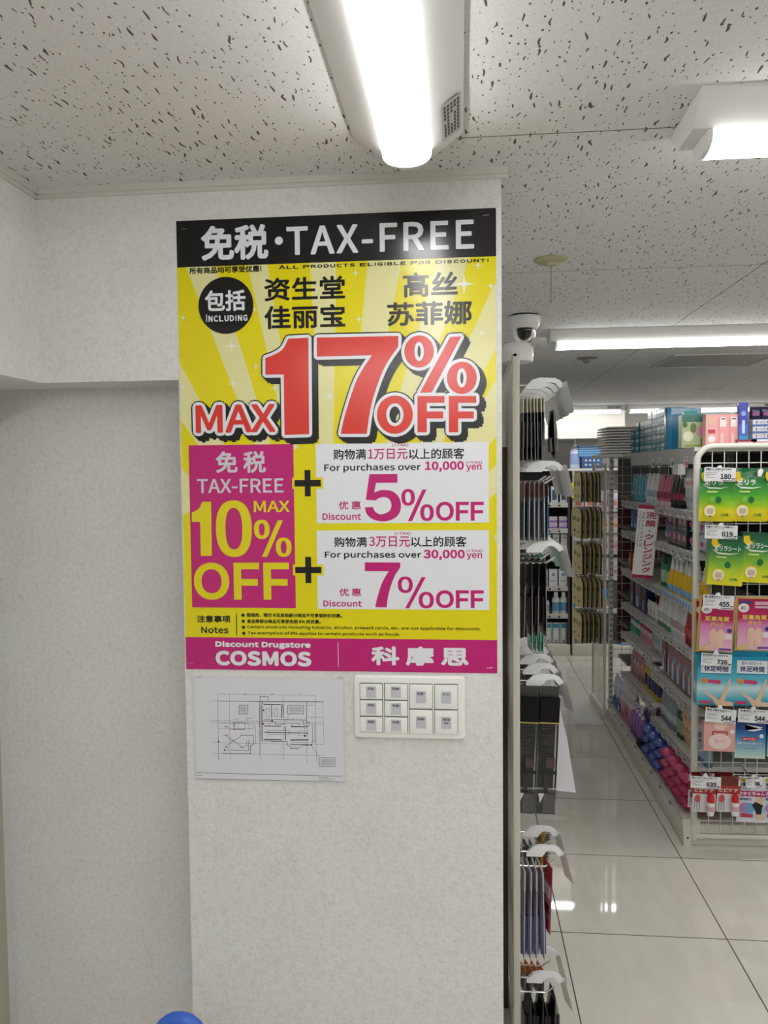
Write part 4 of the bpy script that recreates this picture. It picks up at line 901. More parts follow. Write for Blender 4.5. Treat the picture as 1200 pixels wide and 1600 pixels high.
# yellow level
p = carton('red_soap_box', 'cosmetic box', .07, .105, .05, g('B52A2C'), [('p', [(.1, .2), (.5, .5), (.2, .8), (.1, .7)], g('E2C24A')), ('p', [(.5, .3), (.9, .6), (.6, .9)], g('E8E2DA'))]); row(p, LV['yellow'], 1.22, 1.46, 3, 'small red box on the third shelf, left of the hanging sign', 'red boxes on the third shelf')
p = bottle('green_wash_bottle', 'bottle', .03, .165, g('2F7A52'), g('1E5A3C'), label=g('A8CBA2')); row(p, LV['yellow'], .60, .78, 2, 'green bottle on the third shelf behind the hanging sign', 'green bottles on the third shelf')
q_ = Proto('yellow_top_tube', 'squeeze tube'); m = MB(); m.lathe([(0, 0), (.024, 0), (.026, .01), (.026, .05), (.016, .112), (0, .112)], g('E9BC12'), 16); q_.part('tube_body', m)
m = MB(); m.lathe([(.0262, .008), (.0268, .008), (.0268, .04), (.0262, .04)], g('8FB9DA'), 16); q_.part('print_band', m)
m = MB(); m.lathe([(.0145, .112), (.013, .125), (.006, .168), (.003, .178), (0, .178)], WT, 12); q_.part('white_tip', m); row(q_, LV['yellow'], .03, .57, 8, 'yellow squeeze tube with white tip on the third shelf', 'yellow tubes on the third shelf', x=.06)
m = MB(); m.M = Matrix.Rotation(R(-14), 4, 'Y')
m.box((0, 0, -.045), (.001, .56, .0), g('BFD6EA'))
for i in range(26): m.ell(0, 0, .001, .001, g('BFD6EA')) if False else m.box((-.0006, i*.0215+.003, -.040+.012*(i % 2)), (0, i*.0215+.016, -.026+.012*(i % 2)), g('5C93C8'))
tag(obj('shelf_strip', m, None, G(-.002, .02, LV['yellow']+.02)), 'light blue printed strip below the yellow tubes on the third shelf', 'shelf strip')
# white level
p = carton('navy_box', 'cosmetic box', .115, .15, .05, g('20255A'), [('t', 'KN', .25, .62, .72, .86, g('D8642A'), .015), ('r', .3, .1, .42, .5, g('C9CFDF')), ('r', .5, .1, .6, .5, g('C9CFDF'))]); row(p, LV['white'], 1.02, 1.44, 3, 'navy box with orange letters on the fourth shelf', 'navy boxes on the fourth shelf')
p = carton('red_flat_box', 'cosmetic box', .10, .115, .05, g('A6262C'), [('t', 'd', .25, .3, .75, .85, g('E8D4D0'), .01)]); row(p, LV['white'], .80, 1.01, 2, 'bright red box on the fourth shelf beside navy boxes', 'red flat boxes on the fourth shelf', x=.13)
p = pouch('white_flat_pouch', 'cosmetic pouch', .07, .095, .02, g('E2E0E0'), [('e', .5, .5, .2, .2, g('CF9EB0')), ('r', .2, .1, .8, .2, g('8DBB8A'))], None); row(p, LV['white'], .80, 1.01, 3, 'white flat pouch standing before the red boxes', 'white flat pouches on the fourth shelf', x=.05)
p = tube('white_wash_tube', 'squeeze tube', .023, .175, g('DDDEDC'), g('5F8F63'), band=g('B9C6B6')); row(p, LV['white'], .54, .78, 5, 'white tube with green cap on the fourth shelf', 'green-capped white tubes on the fourth shelf', x=.06)
p = tube('white_plain_tube', 'squeeze tube', .023, .18, g('DCDAD9'), g('C7C9CB'), band=g('B79EA4')); row(p, LV['white'], .30, .53, 5, 'plain white tube next to the red ones on the fourth shelf', 'plain white tubes on the fourth shelf', x=.06)
p = tube('red_wash_tube', 'squeeze tube', .024, .172, g('B02A2E'), g('8A1C22'), band=g('C9504C')); row(p, LV['white'], .15, .29, 3, 'red squeeze tube near the end of the fourth shelf', 'red tubes on the fourth shelf', x=.06)
p = tube('grey_teal_tube', 'squeeze tube', .025, .155, g('9DB4B9'), g('6E8A92'), band=g('C9D8DA')); row(p, LV['white'], .01, .145, 2, 'pale grey-green tube at the near end of the fourth shelf', 'grey-green tubes on the fourth shelf', x=.06)
# small far level and patterned near level
p = bottle('teal_capped_bottle', 'bottle', .022, .115, g('D6DADB'), g('2F8F92'), label=g('3F9A8A'), capr=.75); row(p, LV['far_small'], 1.22, 1.47, 4, 'small white bottle with teal cap on the fifth shelf', 'teal-capped bottles on the fifth shelf')
p = bottle('pink_capped_bottle', 'bottle', .021, .115, g('D9CBD0'), g('B8486A'), label=g('C98AA0'), capr=.75); row(p, LV['far_small'], .97, 1.21, 5, 'small pale bottle with pink cap on the fifth shelf', 'pink-capped bottles on the fifth shelf')
p = pouch('pale_blue_pouch', 'refill pouch', .06, .155, .03, g('C9D4DE'), [('e', .5, .5, .25, .3, g('8FB0CA')), ('r', .2, .1, .8, .2, g('B98A7A'))], g('B7C2CC')); row(p, LV['far_small'], .79, .96, 4, 'pale blue refill pouch at the end of the fifth shelf', 'pale blue pouches on the fifth shelf')
p = pouch('blue_oval_refill', 'refill pouch', .095, .195, .03, g('6E3F58'), [('r', .06, .06, .94, .94, g('8C5468')), ('e', .62, .62, .16, .16, g('7FA3CC')), ('r', .15, .72, .5, .9, g('B34A52')), ('p', [(.2, .1), (.55, .1), (.45, .6), (.25, .5)], g('C7C3D2')), ('r', .6, .12, .9, .4, g('4A5F96'))], g('56648E')); row(p, LV['near_pattern'], .10, .74, 7, 'plum refill pouch with blue oval on the lower near shelf', 'plum refill pouches on the lower near shelf', x=.07)
p = pouch('orange_refill', 'refill pouch', .05, .165, .03, g('B8642E'), [('r', .1, .1, .9, .4, g('C9A53A')), ('e', .5, .7, .25, .2, g('D8B9A0'))], g('8A4A2A')); row(p, LV['near_pattern'], .02, .095, 2, 'orange and yellow refill pouch by the end frame', 'orange refill pouches on the lower near shelf')
# lower levels
p = pouch('pink_face_pouch', 'refill pouch', .07, .155, .03, g('C08A94'), [('e', .5, .62, .25, .2, g('E0C2BC')), ('r', .1, .1, .9, .3, g('A9606E'))], g('CFA6AC')); row(p, LV['far_pink'], 1.14, 1.46, 4, 'pink refill pouch on the sixth shelf far end', 'pink refill pouches on the sixth shelf')
p = bottle('yellow_navy_bottle', 'bottle', .024, .175, g('C9A62E'), g('E1E1DF'), label=g('2A3160')); row(p, LV['far_pink'], .80, 1.12, 6, 'yellow bottle with navy label on the sixth shelf', 'yellow navy bottles on the sixth shelf')
p = tube('slate_tube', 'squeeze tube', .021, .18, g('8F9AA6'), g('6D7884'), band=g('B9C1CA')); row(p, LV['near_orange'], .50, .76, 6, 'slate grey tube on the sixth shelf', 'slate tubes on the sixth shelf')
p = bottle('dark_green_bottle', 'bottle', .022, .175, g('2A4A36'), g('B9C2B0'), label=g('8FA882')); row(p, LV['near_orange'], .39, .49, 3, 'dark green bottle on the sixth shelf', 'dark green bottles on the sixth shelf')
p = pouch('orange_white_pack', 'refill pouch', .06, .185, .03, g('D9C3A2'), [('e', .35, .7, .25, .22, g('D98A3A')), ('e', .65, .42, .25, .22, g('D98A3A')), ('e', .35, .2, .2, .18, g('E09A4A')), ('r', .1, .86, .9, .95, g('8A94C0'))], g('A7A2B8')); row(p, LV['near_orange'], .15, .38, 5, 'white pack with orange circles on the sixth shelf', 'orange-circled packs on the sixth shelf')
p = bottle('blue_lotion_bottle', 'bottle', .023, .17, g('5F86AE'), g('C9D6E0'), label=g('A9C2D8')); row(p, LV['near_orange'], .02, .14, 3, 'blue lotion bottle at the near end of the sixth shelf', 'blue lotion bottles on the sixth shelf')
# base deck
ZB = .126
p = pouch('blue_white_refill', 'refill pouch', .085, .20, .05, g('C9CFE0'), [('p', [(.0, .0), (1, .0), (1, .45), (.0, .2)], g('2F58A8')), ('e', .4, .65, .15, .15, g('7D96C8'))], g('B9C0D4')); row(p, ZB, 1.50, 1.77, 3, 'white and blue refill pouch at the far end of the bottom deck', 'blue-white refill pouches on the bottom deck', x=.045)
p = pouch('pink_white_refill', 'refill pouch', .08, .22, .05, g('DCCFD6'), [('r', .05, .02, .95, .5, g('D0708E')), ('e', .5, .72, .2, .18, g('B59AC0'))], g('C9B9C4')); row(p, ZB, 1.20, 1.49, 4, 'pink and white refill pouch on the bottom deck', 'pink-white refill pouches on the bottom deck', x=.04)
p = bottle('purple_pump_bottle', 'pump bottle', .029, .20, g('8A62A8', .2), g('CFC4D6'), pump=True); row(p, ZB, .93, 1.19, 4, 'purple pump bottle on the bottom deck', 'purple pump bottles on the bottom deck', x=.022, rows=3, dx_=.068)
p = carton('dark_small_box', 'cosmetic box', .03, .045, .05, g('2A2A30'), [('r', .1, .3, .9, .6, g('B0304E'))]); row(p, ZB, .87, .93, 2, 'small dark box between purple bottles and blue tissue packs', 'small dark boxes on the bottom deck', x=.0)
def tissue(name, foil, top, lab):
    p = Proto(name, 'tissue pack'); m = MB(); L_, w_, h_ = .20, .105, .052; P = []; fs = []
    n = 12; prof = [(math.copysign(abs(math.cos(2*math.pi*i/n))**.6, math.cos(2*math.pi*i/n))*w_/2, math.copysign(abs(math.sin(2*math.pi*i/n))**.6, math.sin(2*math.pi*i/n))*h_/2+h_/2) for i in range(n)]
    secs = [(-.5, .10), (-.47, .12), (-.40, .62), (-.34, .93), (-.2, 1), (.2, 1), (.34, .93), (.4, .62), (.47, .12), (.5, .10)]
    for k_, (u, s_) in enumerate(secs):
        for j, (a, z) in enumerate(prof): P.append((a*(1 if s_ > .3 else .96), u*L_+(0.004*((j*7+k_*3) % 3-1) if s_ < .95 else 0), h_/2+(z-h_/2)*s_))
    for k_ in range(len(secs)-1):
        for j in range(n): fs.append((k_*n+j, k_*n+(j+1) % n, (k_+1)*n+(j+1) % n, (k_+1)*n+j))
    fs += [tuple(range(n))[::-1], tuple(range((len(secs)-1)*n, len(secs)*n))]
    m.add([(a, b, c) for a, b, c in P], [f[::-1] for f in fs], foil); p.part('wrapper', m, ang=28)
    l = MB(); l.add([(-.042, -.058, h_+.0006), (.042, -.058, h_+.0006), (.042, .058, h_+.0006), (-.042, .058, h_+.0006)], [(0, 1, 2, 3)], top); p.part('top_label', l)
    l = MB(); l.lathe([(0, 0), (.016, 0), (.016, .0014), (0, .0014)], lab, 14, 1.0, .7); l.M = Matrix(); l.v = [(x, y-.0, z+h_+.0008) for x, y, z in l.v]; p.part('opening_flap', l)
    return p
bp1 = tissue('blue_tissue_pack', g('2B52A8', .2), g('8FA6C4'), g('5A4034')); pp1 = tissue('pink_tissue_pack', g('C9326E', .2), g('B9A0B8'), g('4A2A34'))
for c_, (pr, yy, nst, nm) in enumerate(((bp1, .80, 3, 'blue'), (pp1, .44, 4, 'pink'))):
    for i in range(nst):
        for k_ in range(3):
            y = yy-i*.112
            if y < .03: continue
            pr.place(G(.075+random.uniform(-.004, .004), y, ZB+.001+k_*.0555, FACE+R(random.uniform(-2, 2))), f'{nm} foil tissue pack, layer {k_+1} of stack {i+1} from the purple bottles', f'{nm} tissue packs on the bottom deck')
# hanging category sign
sg = thing('aisle_sign', 'white hanging sign with crimson bands and vertical crimson lettering', 'sign', TR(.925, 4.30, 1.485, 0, R(5)))
CR = mat('A21F45', .45, name='crimson_ink')
obj('board', BX((0, 0, -.385), (.106, .003, 0), mat('E3DFDB', .4)), sg)
m = MB(); m.rect(0, -.02, .106, 0, CR, -.0006); m.rect(0, -.385, .106, -.368, CR, -.0006); obj('crimson_bands', m, sg)
m = MB()
for i, ch in enumerate('洗顔'): m.text(ch, .042, -.034-i*.043-.036, .095, -.034-i*.043, CR, -.0008, .0011)
m.ell(.068, -.135, .004, .004, CR, -.0008, 12)
z = -.150
for i, ch in enumerate('クレンジング'):
    hh = .030; m.text(ch, .044, z-hh, .092, z, CR, -.0008, .0011); z -= .0352
z = -.035
for ch in '洁面产品': m.text(ch, .021, z-.017, .036, z, mat('4A4A50', .5), -.0008); z -= .021
m.rect(.024, z-.010, .030, z-.004, mat('4A4A50', .5), -.0008); z -= .02
for ch in '卸妆产品': m.text(ch, .021, z-.017, .036, z, mat('4A4A50', .5), -.0008); z -= .021
V_ = MB(); V_.text('Face Wash, Cleanser', 0, 0, .185, .012, mat('4A4A50', .5), 0)
m.M = Matrix.Translation((.006, -.0008, -.035)) @ Matrix.Rotation(R(90), 4, 'Y'); m.add(V_.v, V_.f, mat('4A4A50', .5)); obj('lettering', m, sg)

# ---- on top of the gondola
ZT = 1.763
tb = carton('teal_small_box', 'cosmetic box', .085, .044, .10, g('1F8096'), [('r', .08, .5, .92, .86, g('BFD9DE', .12)), ('r', .12, .12, .6, .36, g('66AEBC'))])
for c_, (y, nz) in enumerate(((.735, 5), (.825, 5), (.915, 5), (1.01, 5), (1.10, 4), (1.19, 4), (1.31, 4), (1.41, 3))):
    for k_ in range(nz):
        tb.place(G(.105+(c_ in (4, 5, 6))*.004, y, ZT+.001+k_*.0448, FACE+R(random.uniform(-1.5, 1.5))), f'teal box in layer {k_+1} of column {c_+1} from the clear divider on the gondola top', 'teal boxes on the gondola top')
tag(obj('teal_panel_box', BX((0, 0, 0), (.17, .05, .215), g('1F7FA6')).mesh('teal_panel_box', bevel=.002), None, G(.045, .628, ZT+.001)), 'large plain teal blue box closing the near end of the teal stack', 'box')
m = MB(); m.box((0, 0, 0), (.003, .0, 0), CLEAR) if False else m.box((0, 0, 0), (.30, .003, .20), CLEAR); tag(obj('clear_divider', m, None, G(.01, .42, ZT)), 'clear upright divider between the teal boxes and green box', 'divider')
def onend(px0, py0, px1, py1, Y):
    a, b = at(px0, py0, Y), at(px1, py1, Y); return a.x, b.x, b.z, a.z
def top_item(pr, px, Y, lab, grp=None, rz=0): q = at(px, 700, Y); pr.place(TR(q.x, Y, ZT+.001, rz), lab, grp)
s3 = 3.80/1250
p = carton('green_botanical_box', 'cosmetic box', 37*s3, .15, .06, g('A9B48A'), [('r', 0, .78, 1, 1, g('2F6A5A')), ('e', .25, .35, .2, .2, g('DCDDC0')), ('e', .72, .5, .18, .2, g('C9889A')), ('e', .45, .6, .12, .2, g('5C7A3A')), ('e', .85, .2, .12, .15, g('5F8A3C')), ('e', .12, .7, .1, .12, g('3F6A34')), ('r', .1, .04, .9, .1, g('8A9A4A'))]); top_item(p, 1082, 3.80, 'green botanical patterned box on the gondola top beside the divider')
p = carton('teal_back_box', 'cosmetic box', 20*s3, .175, .04, g('2F8F8A'), [('r', .1, .8, .9, .9, g('A9D2C9'))]); top_item(p, 1077, 3.90, 'teal box standing behind the green botanical box')
pk1 = carton('pink_oval_box', 'cosmetic box', 17*s3, .145, .05, g('E2A6A2'), [('e', .5, .8, .35, .28, g('D9B09A')), ('r', .2, .42, .8, .54, g('B8404A')), ('e', .5, .25, .32, .3, g('E8DCDA'))]); top_item(pk1, 1109, 3.72, 'pink box with red label, first of three beside the botanical box')
pk2 = carton('pink_plain_box', 'cosmetic box', 16.5*s3, .145, .05, g('E8A09C'), [('r', .25, .62, .78, .92, g('EADCDA')), ('r', .35, .84, .7, .88, mat('6A3A3A', .5)), ('r', .3, .12, .55, .42, g('E6BDB6')), ('r', .12, .1, .2, .9, g('D98A88'))])
top_item(pk2, 1126.5, 3.72, 'pink box with white label, the middle one of three'); top_item(pk2, 1143, 3.72, 'pink box with white label, next to the tall blue box')
p = carton('tall_blue_box', 'cosmetic box', 13*s3, .195, .035, g('2E3A9A'), [('r', 0, 0, 1, .25, g('2F8FC0')), ('r', 0, .25, 1, .5, g('3560B4')), ('e', .5, .75, .26, .3, g('8A94D2')), ('r', .35, .3, .65, .6, g('C4CBE8'))]); top_item(p, 1159.5, 3.70, 'tall narrow blue box standing on the gondola top', rz=R(-4))
pw = carton('white_striped_box', 'cosmetic box', .056, .030, .06, g('D6DAE4'), [('r', 0, .05, 1, .3, g('3A62A0')), ('r', .25, .4, .35, .85, mat('B04A5A', .5)), ('r', .5, .4, .8, .8, g('B9BFCC'))])
for c_ in range(3):
    for k_ in range(3):
        q = at(1182+c_*17, 700, 3.76); pw.place(TR(q.x, 3.76, ZT+.03+k_*.031), f'white box with blue stripe, layer {k_+1} of stack {c_+1} right of the tall blue box', 'white striped boxes on the gondola top')
tag(obj('white_tray', BX((-.02, 0, 0), (.22, .09, .029), g('E3E3E8')), None, TR(at(1174, 700, 3.72).x, 3.72, ZT+.0005)), 'white display tray under the striped boxes', 'tray')
p = pouch('navy_small_pouch', 'cosmetic pouch', .05, .055, .025, g('2A2442'), [('r', .2, .3, .8, .6, g('8A4A7A'))], g('4A3A5A'))
for c_ in range(3): q = at(1179+c_*17, 700, 3.76); p.place(TR(q.x, 3.76, ZT+.124), f'navy pouch lying on stack {c_+1} of the white striped boxes', 'navy pouches on the gondola top')
for i, x in enumerate((1166, 1190)):
    m = MB(); m.box((-.045, 0, 0), (.045, .002, .032), WT if i else g('8C3440')); m.rect(-.036, .009, .036, .022, g('C2486A') if i else g('D9B0B4'), -.0006); q = at(x, 700, 3.66)
    tag(obj('shelf_talker', m, None, TR(q.x, 3.66, ZT)), ['dark red small sign at the foot of the tall blue box', 'white small sign with pink print near the tall blue box'][i], 'small sign')
# stack of perforated white panels at the far end
pp = Proto('perforated_panel', 'shelf panel'); m = MB(); nx, ny = 9, 12; PW_, PD_ = .24, .34
for i in range(nx+1): x = PW_*i/nx; m.box((x-.006, 0, 0), (x+.006, PD_, .004), g('F0EEEA', .4))
for j in range(ny+1): y = PD_*j/ny; m.box((0, y-.006, .0003), (PW_, y+.006, .0037), g('F0EEEA', .4))
for a, b in (((0, -.004, -.003), (PW_, 0, .005)), ((0, PD_, -.003), (PW_, PD_+.004, .005)), ((-.004, 0, -.003), (0, PD_, .005)), ((PW_, 0, -.003), (PW_+.004, PD_, .005))): m.box(a, b, g('F0EEEA', .4))
pp.part('perforated_panel', m, smooth=False)
for k_ in range(10): pp.place(G(-.075+random.uniform(-.006, .006), 1.46+random.uniform(-.006, .006), ZT+.009+k_*.0172), f'white perforated panel, number {k_+1} from the bottom of the stack', 'perforated panels stacked on the gondola end')

# ------------------------------------------------------------------ packs and price cards on the near end net
UG = 3.47/1250
ehook = Proto('peg_hook', 'peg hook')
m = MB(); m.tube([(0, 0, 0), (0, -.125, 0), (0, -.138, .008)], .0026, WIRE, 8); m.tube([(-.012, -.001, .012), (.012, -.001, .012)], .0026, WIRE, 6); ehook.part('wire', m)
m = MB(); m.prism([(-.009, -.012), (.004, -.012), (.012, .010), (.006, .020), (-.004, .016), (-.010, .004)][::-1][::-1], -.142, -.131, CLIPW); ehook.part('clip', m, smooth=False)
ZE = mat('E6E6E8', .35, name='price_card_paper'); KI = mat('1B1B1D', .5)
def price(px0, py0, px1, py1, num, title, lab, rot=0, cut=.12):
    a, b = at(px0, py0, 3.43), at(px1, py1, 3.43); w_, h_ = b.x-a.x, a.z-b.z
    hk = ehook.place(TR((a.x+b.x)/2, 3.575, a.z-.012), 'steel peg hook that holds the '+lab, 'peg hooks on the end net')
    t = thing('price_card', lab, 'price card', TR(a.x, 3.43, b.z, 0, R(rot)), 'price cards on the end net')
    m = MB(); m.box((0, -.0005, 0), (w_, .0005, h_), ZE); obj('card', m, t)
    m = MB(); m.text(title, w_*.04, h_*.80, w_*.86, h_*.95, KI, -.0008, .0004); m.rect(w_*.04, h_*.73, w_*.6, h_*.755, mat('8A8A8C', .6), -.0008)
    m.text(num, w_*(.52 if len(num) < 4 else .30), h_*.16, w_*.86, h_*.55, KI, -.0008, .0012); m.rect(w_*.88, h_*.16, w_*.98, h_*.24, KI, -.0008); m.rect(w_*.60, h_*.04, w_*.96, h_*.09, mat('5A5A5C', .6), -.0008)
    for i, ww in enumerate((.36, .30, .12, .30)): m.rect(w_*.05, h_*(.58-i*.11), w_*(.05+ww), h_*(.62-i*.11), mat('8A8A8C', .6), -.0008)
    obj('print', m, t)
price(1100, 730, 1149, 751, '180', '足裏のムレを抑えるサラサラ', 'white 180 price card above the green foot pouches', 2)
price(1101, 820, 1152, 841, '619', '足裏すっきりシート30枚入り', 'white 619 price card above the green foot boxes', 2)
price(1098, 929, 1146, 950, '455', '固い角質をやさしくオフ', 'white 455 price card above the pink foot packs', 3)
price(1095, 1020, 1143, 1040, '726', '足を気持ちよく休ませる', 'white 726 price card above the teal boxes', 3)
price(1101, 1105, 1149, 1128, '544', '蒸気で温まる足シート', 'white 544 price card above the pink carton', 5)
price(1153, 1107, 1202, 1129, '544', '足首用リラックス', 'white 544 price card above the blue carton', 3)
price(1079, 1212, 1126, 1232, '635', '塗りやすくボトルタイプ', 'white 635 price card above the red-capped bottles', 2)
price(1166, 1214, 1191, 1232, '746', '角質ケア靴下', 'narrow white price card over the heel sock pack', -3)
def grad(name, stops, rough):
    m = bpy.data.materials.new(name); m.use_nodes = True; N, L = nt(m); b = N['Principled BSDF']; tc = N.new('ShaderNodeTexCoord'); sx = N.new('ShaderNodeSeparateXYZ'); L.new(tc.outputs['Generated'], sx.inputs[0])
    r = ramp(N, [(p, rgb(c)) for p, c in stops]); L.new(sx.outputs[2], r.inputs[0]); L.new(r.outputs[0], b.inputs['Base Color']); b.inputs['Roughness'].default_value = rough
    n = noise(N, L, tc.outputs['Object'], 38, 2); bp = N.new('ShaderNodeBump'); bp.inputs['Strength'].default_value = .35 if rough < .2 else .05; bp.inputs['Distance'].default_value = .006; L.new(n.outputs[0], bp.inputs['Height']); L.new(bp.outputs[0], b.inputs['Normal']); return m
GREENP = grad('green_yellow_print', [(0, 'E8D21A'), (.2, 'E3DB22'), (.3, '9CC926'), (.5, '4EA832'), (.75, '1E7F3A'), (1, '12502C')], .16)
GREENB = grad('green_box_print', [(0, 'E6DA2A'), (.2, 'C9D52C'), (.45, '7FB53A'), (.7, '2E7A48'), (1, '1C4A34')], .22)
TEALB = grad('teal_box_print', [(0, '1A8FA8'), (.15, '4FB0C4'), (.36, 'BFDDE4'), (.5, '5FB4CC'), (.8, '1F9CBE'), (1, '1493BC')], .22)
PINKB = grad('pink_pack_print', [(0, 'E6B9CE'), (.25, 'DFA2C4'), (.5, 'D27CAE'), (.62, 'B8225E'), (1, 'A01A48')], .16)
SKY = grad('blue_carton_print', [(0, 'C9DCCB'), (.2, '9CC4CC'), (.55, '3C86BC'), (.8, '16428E'), (1, '13306E')], .25)
LGT, YE, DG = g('E8EEE2'), g('E8C822'), g('1E6A3A')
def place_px(pr, px0, py1, Y, lab, grp=None, rot=0, rz=0): q = at(px0, py1, Y); return pr.place(TR(q.x, Y, q.z, R(rz), R(rot)), lab, grp)
dg_ = [('p', [(.06+.30*math.cos(R(a))*.5+.12, .86+.12*math.sin(R(a))) for a in range(150, 331, 15)]+[(.30+.20*math.cos(R(a))*.5, .90+.09*math.sin(R(a))) for a in range(320, 159, -16)], YE),
       ('t', '足リラ', .12, .68, .66, .79, LGT, .012), ('p', [(.05, .71), (.25, .62), (.6, .615), (.85, .66), (.6, .64), (.25, .65)], LGT), ('r', .6, .87, .9, .93, g('2A5A34')),
       ('r', .2, .545, .5, .575, g('C9DE7A')), ('e', .36, .41, .085, .1, g('7DBE3A')), ('e', .54, .41, .085, .1, DG),
       ('e', .30, .20, .19, .2, g('E3C41E')), ('e', .30, .20, .165, .17, g('EDE9C4')), ('e', .27, .2, .07, .09, g('C9B79A')), ('e', .34, .2, .07, .09, g('CDBB9E')), ('t', '20枚', .62, .1, .85, .16, DG, .006), ('r', .25, .1, .36, .115, g('6A4A2A'))]
gpz = pouch('green_foot_pouch', 'foot sheet pouch', 50*UG, 80*UG, .018, GREENP, dg_, None)
for i, (x, nm) in enumerate(((1118, 'under the 180 price card'), (1169, 'second from the gondola post'), (1218, 'third from the gondola post'))):
    for k_ in range(4 if i == 0 else 2):
        place_px(gpz, x, 815, 3.45+k_*.024, f'green and yellow foot pouch {nm}, ' + ['front one', 'second one deep', 'third one deep', 'rearmost one'][k_], 'green foot pouches on the end net', rot=1, rz=random.uniform(-2, 2))
    ehook.place(TR(at(x, 738, 3.575).x, 3.575, at(x, 740, 3.45).z), ['steel peg hook through the green pouches by the post', 'steel peg hook through the second green pouches', 'steel peg hook through the third green pouches'][i], 'peg hooks on the end net')
gbx = carton('green_foot_box', 'foot sheet box', 51*UG, 76*UG, .03, GREENB, [d for d in dg_ if d[0] != 't' or d[1] != '足リラ']+[('t', '足リラシート', .12, .68, .88, .79, LGT, .010)])
place_px(gbx, 1130, 914, 3.47, 'green foot sheet box under the 619 price card', 'green foot boxes on the end net', rot=4); place_px(gbx, 1181, 910, 3.47, 'green foot sheet box, the second one from the post', 'green foot boxes on the end net', rot=3); place_px(gbx, 1232, 909, 3.47, 'green foot sheet box, the third one from the post', 'green foot boxes on the end net', rot=3)
place_px(gbx, 1128, 909, 3.525, 'green foot sheet box hanging behind the one under the 619 card', 'green foot boxes on the end net', rot=4)
GOLD = g('C9A85A', .25)
dp_ = [('r', .05, .03, .95, .97, PINKB), ('r', .1, .88, .42, .93, g('3A3F86')), ('e', .2, .80, .15, .13, g('E6DDE0')), ('t', 'ac', .12, .77, .28, .83, g('3A3A4A'), .004), ('r', .5, .86, .92, .92, g('D9A9B8')), ('r', .5, .80, .92, .84, g('D9A9B8')),
       ('t', '足裏角質', .16, .585, .84, .675, g('EBC85A'), .010), ('t', 'パック', .32, .48, .70, .57, g('EBC85A'), .010), ('e', .42, .30, .12, .22, g('E3BBA8')), ('e', .62, .30, .12, .22, g('E6C0AE')), ('r', .36, .08, .52, .3, g('E3BBA8')), ('r', .54, .08, .70, .3, g('E6C0AE')),
       ('e', .86, .42, .07, .06, g('3A3A86')), ('r', .74, .26, .93, .36, g('E8D9E2')), ('r', .6, .05, .93, .09, g('7A4A96')), ('p', [(.05, .03), (.35, .03), (.3, .14), (.05, .10)], g('D8B98A'))]
ppk = pouch('pink_foot_pack', 'foot pack', 53*UG, 82*UG, .014, GOLD, dp_, None)
for k_ in range(2): place_px(ppk, 1116-k_*4, 1019, 3.45+k_*.03, ['pink and gold foot pack under the 455 price card, the front one', 'pink and gold foot pack hanging behind the front one'][k_], 'pink foot packs on the end net', rot=3*(1-k_))
place_px(ppk, 1176, 1017, 3.45, 'pink and gold foot pack, the second one from the post', 'pink foot packs on the end net', rot=1)
dt_ = [('r', .10, .66, .92, .92, g('E3E6EA')), ('t', '足すっきりシート', .22, .835, .76, .895, g('2A3A6A'), .004), ('t', '休足時間', .18, .69, .84, .81, g('27356E'), .010), ('r', .12, .64, .92, .65, g('2A6A8E')), ('e', .2, .50, .09, .08, g('C98A4A')), ('p', [(.3, .46), (.62, .44), (.66, .48), (.62, .52), (.3, .53)], g('C23A6A')),
       ('p', [(.15, .31), (.28, .27), (.5, .18), (.62, .12), (.80, .40), (.88, .56), (.92, .55), (.86, .36), (.76, .10), (1.0, .08), (1.0, 0), (.55, 0), (.42, .14), (.24, .24)], g('E0BFA2')), ('r', .08, .04, .38, .10, g('C23A6A'))]
tbx = carton('teal_foot_box', 'foot sheet box', 54*UG, 76*UG, .028, TEALB, dt_, tab=g('1A9CBE'))
place_px(tbx, 1115, 1101, 3.47, 'teal leg sheet box under the 726 price card', 'teal leg boxes on the end net', rot=1); place_px(tbx, 1171, 1102, 3.47, 'teal leg sheet box, the second one from the post', 'teal leg boxes on the end net', rot=1)
place_px(tbx, 1112, 1098, 3.505, 'teal leg sheet box hanging behind the first teal box', 'teal leg boxes on the end net', rot=1); place_px(tbx, 1226, 1102, 3.47, 'teal leg sheet box, the third one from the post', 'teal leg boxes on the end net', rot=1)
RED = g('B4343C')
p = carton('pink_steam_box', 'foot sheet box', 47*UG, 46*UG, .035, g('DFA69E'), [('p', [(.3, .95), (.8, .95), (.6, .72), (.35, .75)], g('EBCDBE')), ('r', .25, .55, .74, .68, RED), ('t', 'めぐりズム', .30, .58, .70, .65, g('F0E2DE'), .004), ('e', .5, .34, .36, .26, g('ECD3CC')), ('t', '足シート', .34, .30, .66, .40, g('8A4A44')), ('e', .88, .68, .07, .07, WT)]); place_px(p, 1122, 1172, 3.47, 'pink carton with red oval label under the left 544 price card', rot=1)
p = carton('blue_steam_box', 'foot sheet box', 45*UG, 57*UG, .035, SKY, [('p', [(.3, .92), (.9, .86), (.85, .83), (.6, .80), (.35, .76), (.6, .74), (.9, .80)], g('E4E6EA')), ('r', .22, .48, .72, .58, RED), ('t', 'めぐりズム', .27, .50, .67, .56, g('F0E2DE'), .004), ('t', '炭酸でやわらか足シート', .08, .38, .88, .45, g('D8E2E6'), .003), ('r', .3, .27, .7, .29, g('5A8A9A')), ('e', .86, .62, .07, .07, WT)]); place_px(p, 1169, 1183, 3.47, 'blue to pale green carton with red oval label', rot=1)
place_px(p, 1220, 1181, 3.47, 'blue to pale green carton cut by the frame edge', rot=1)
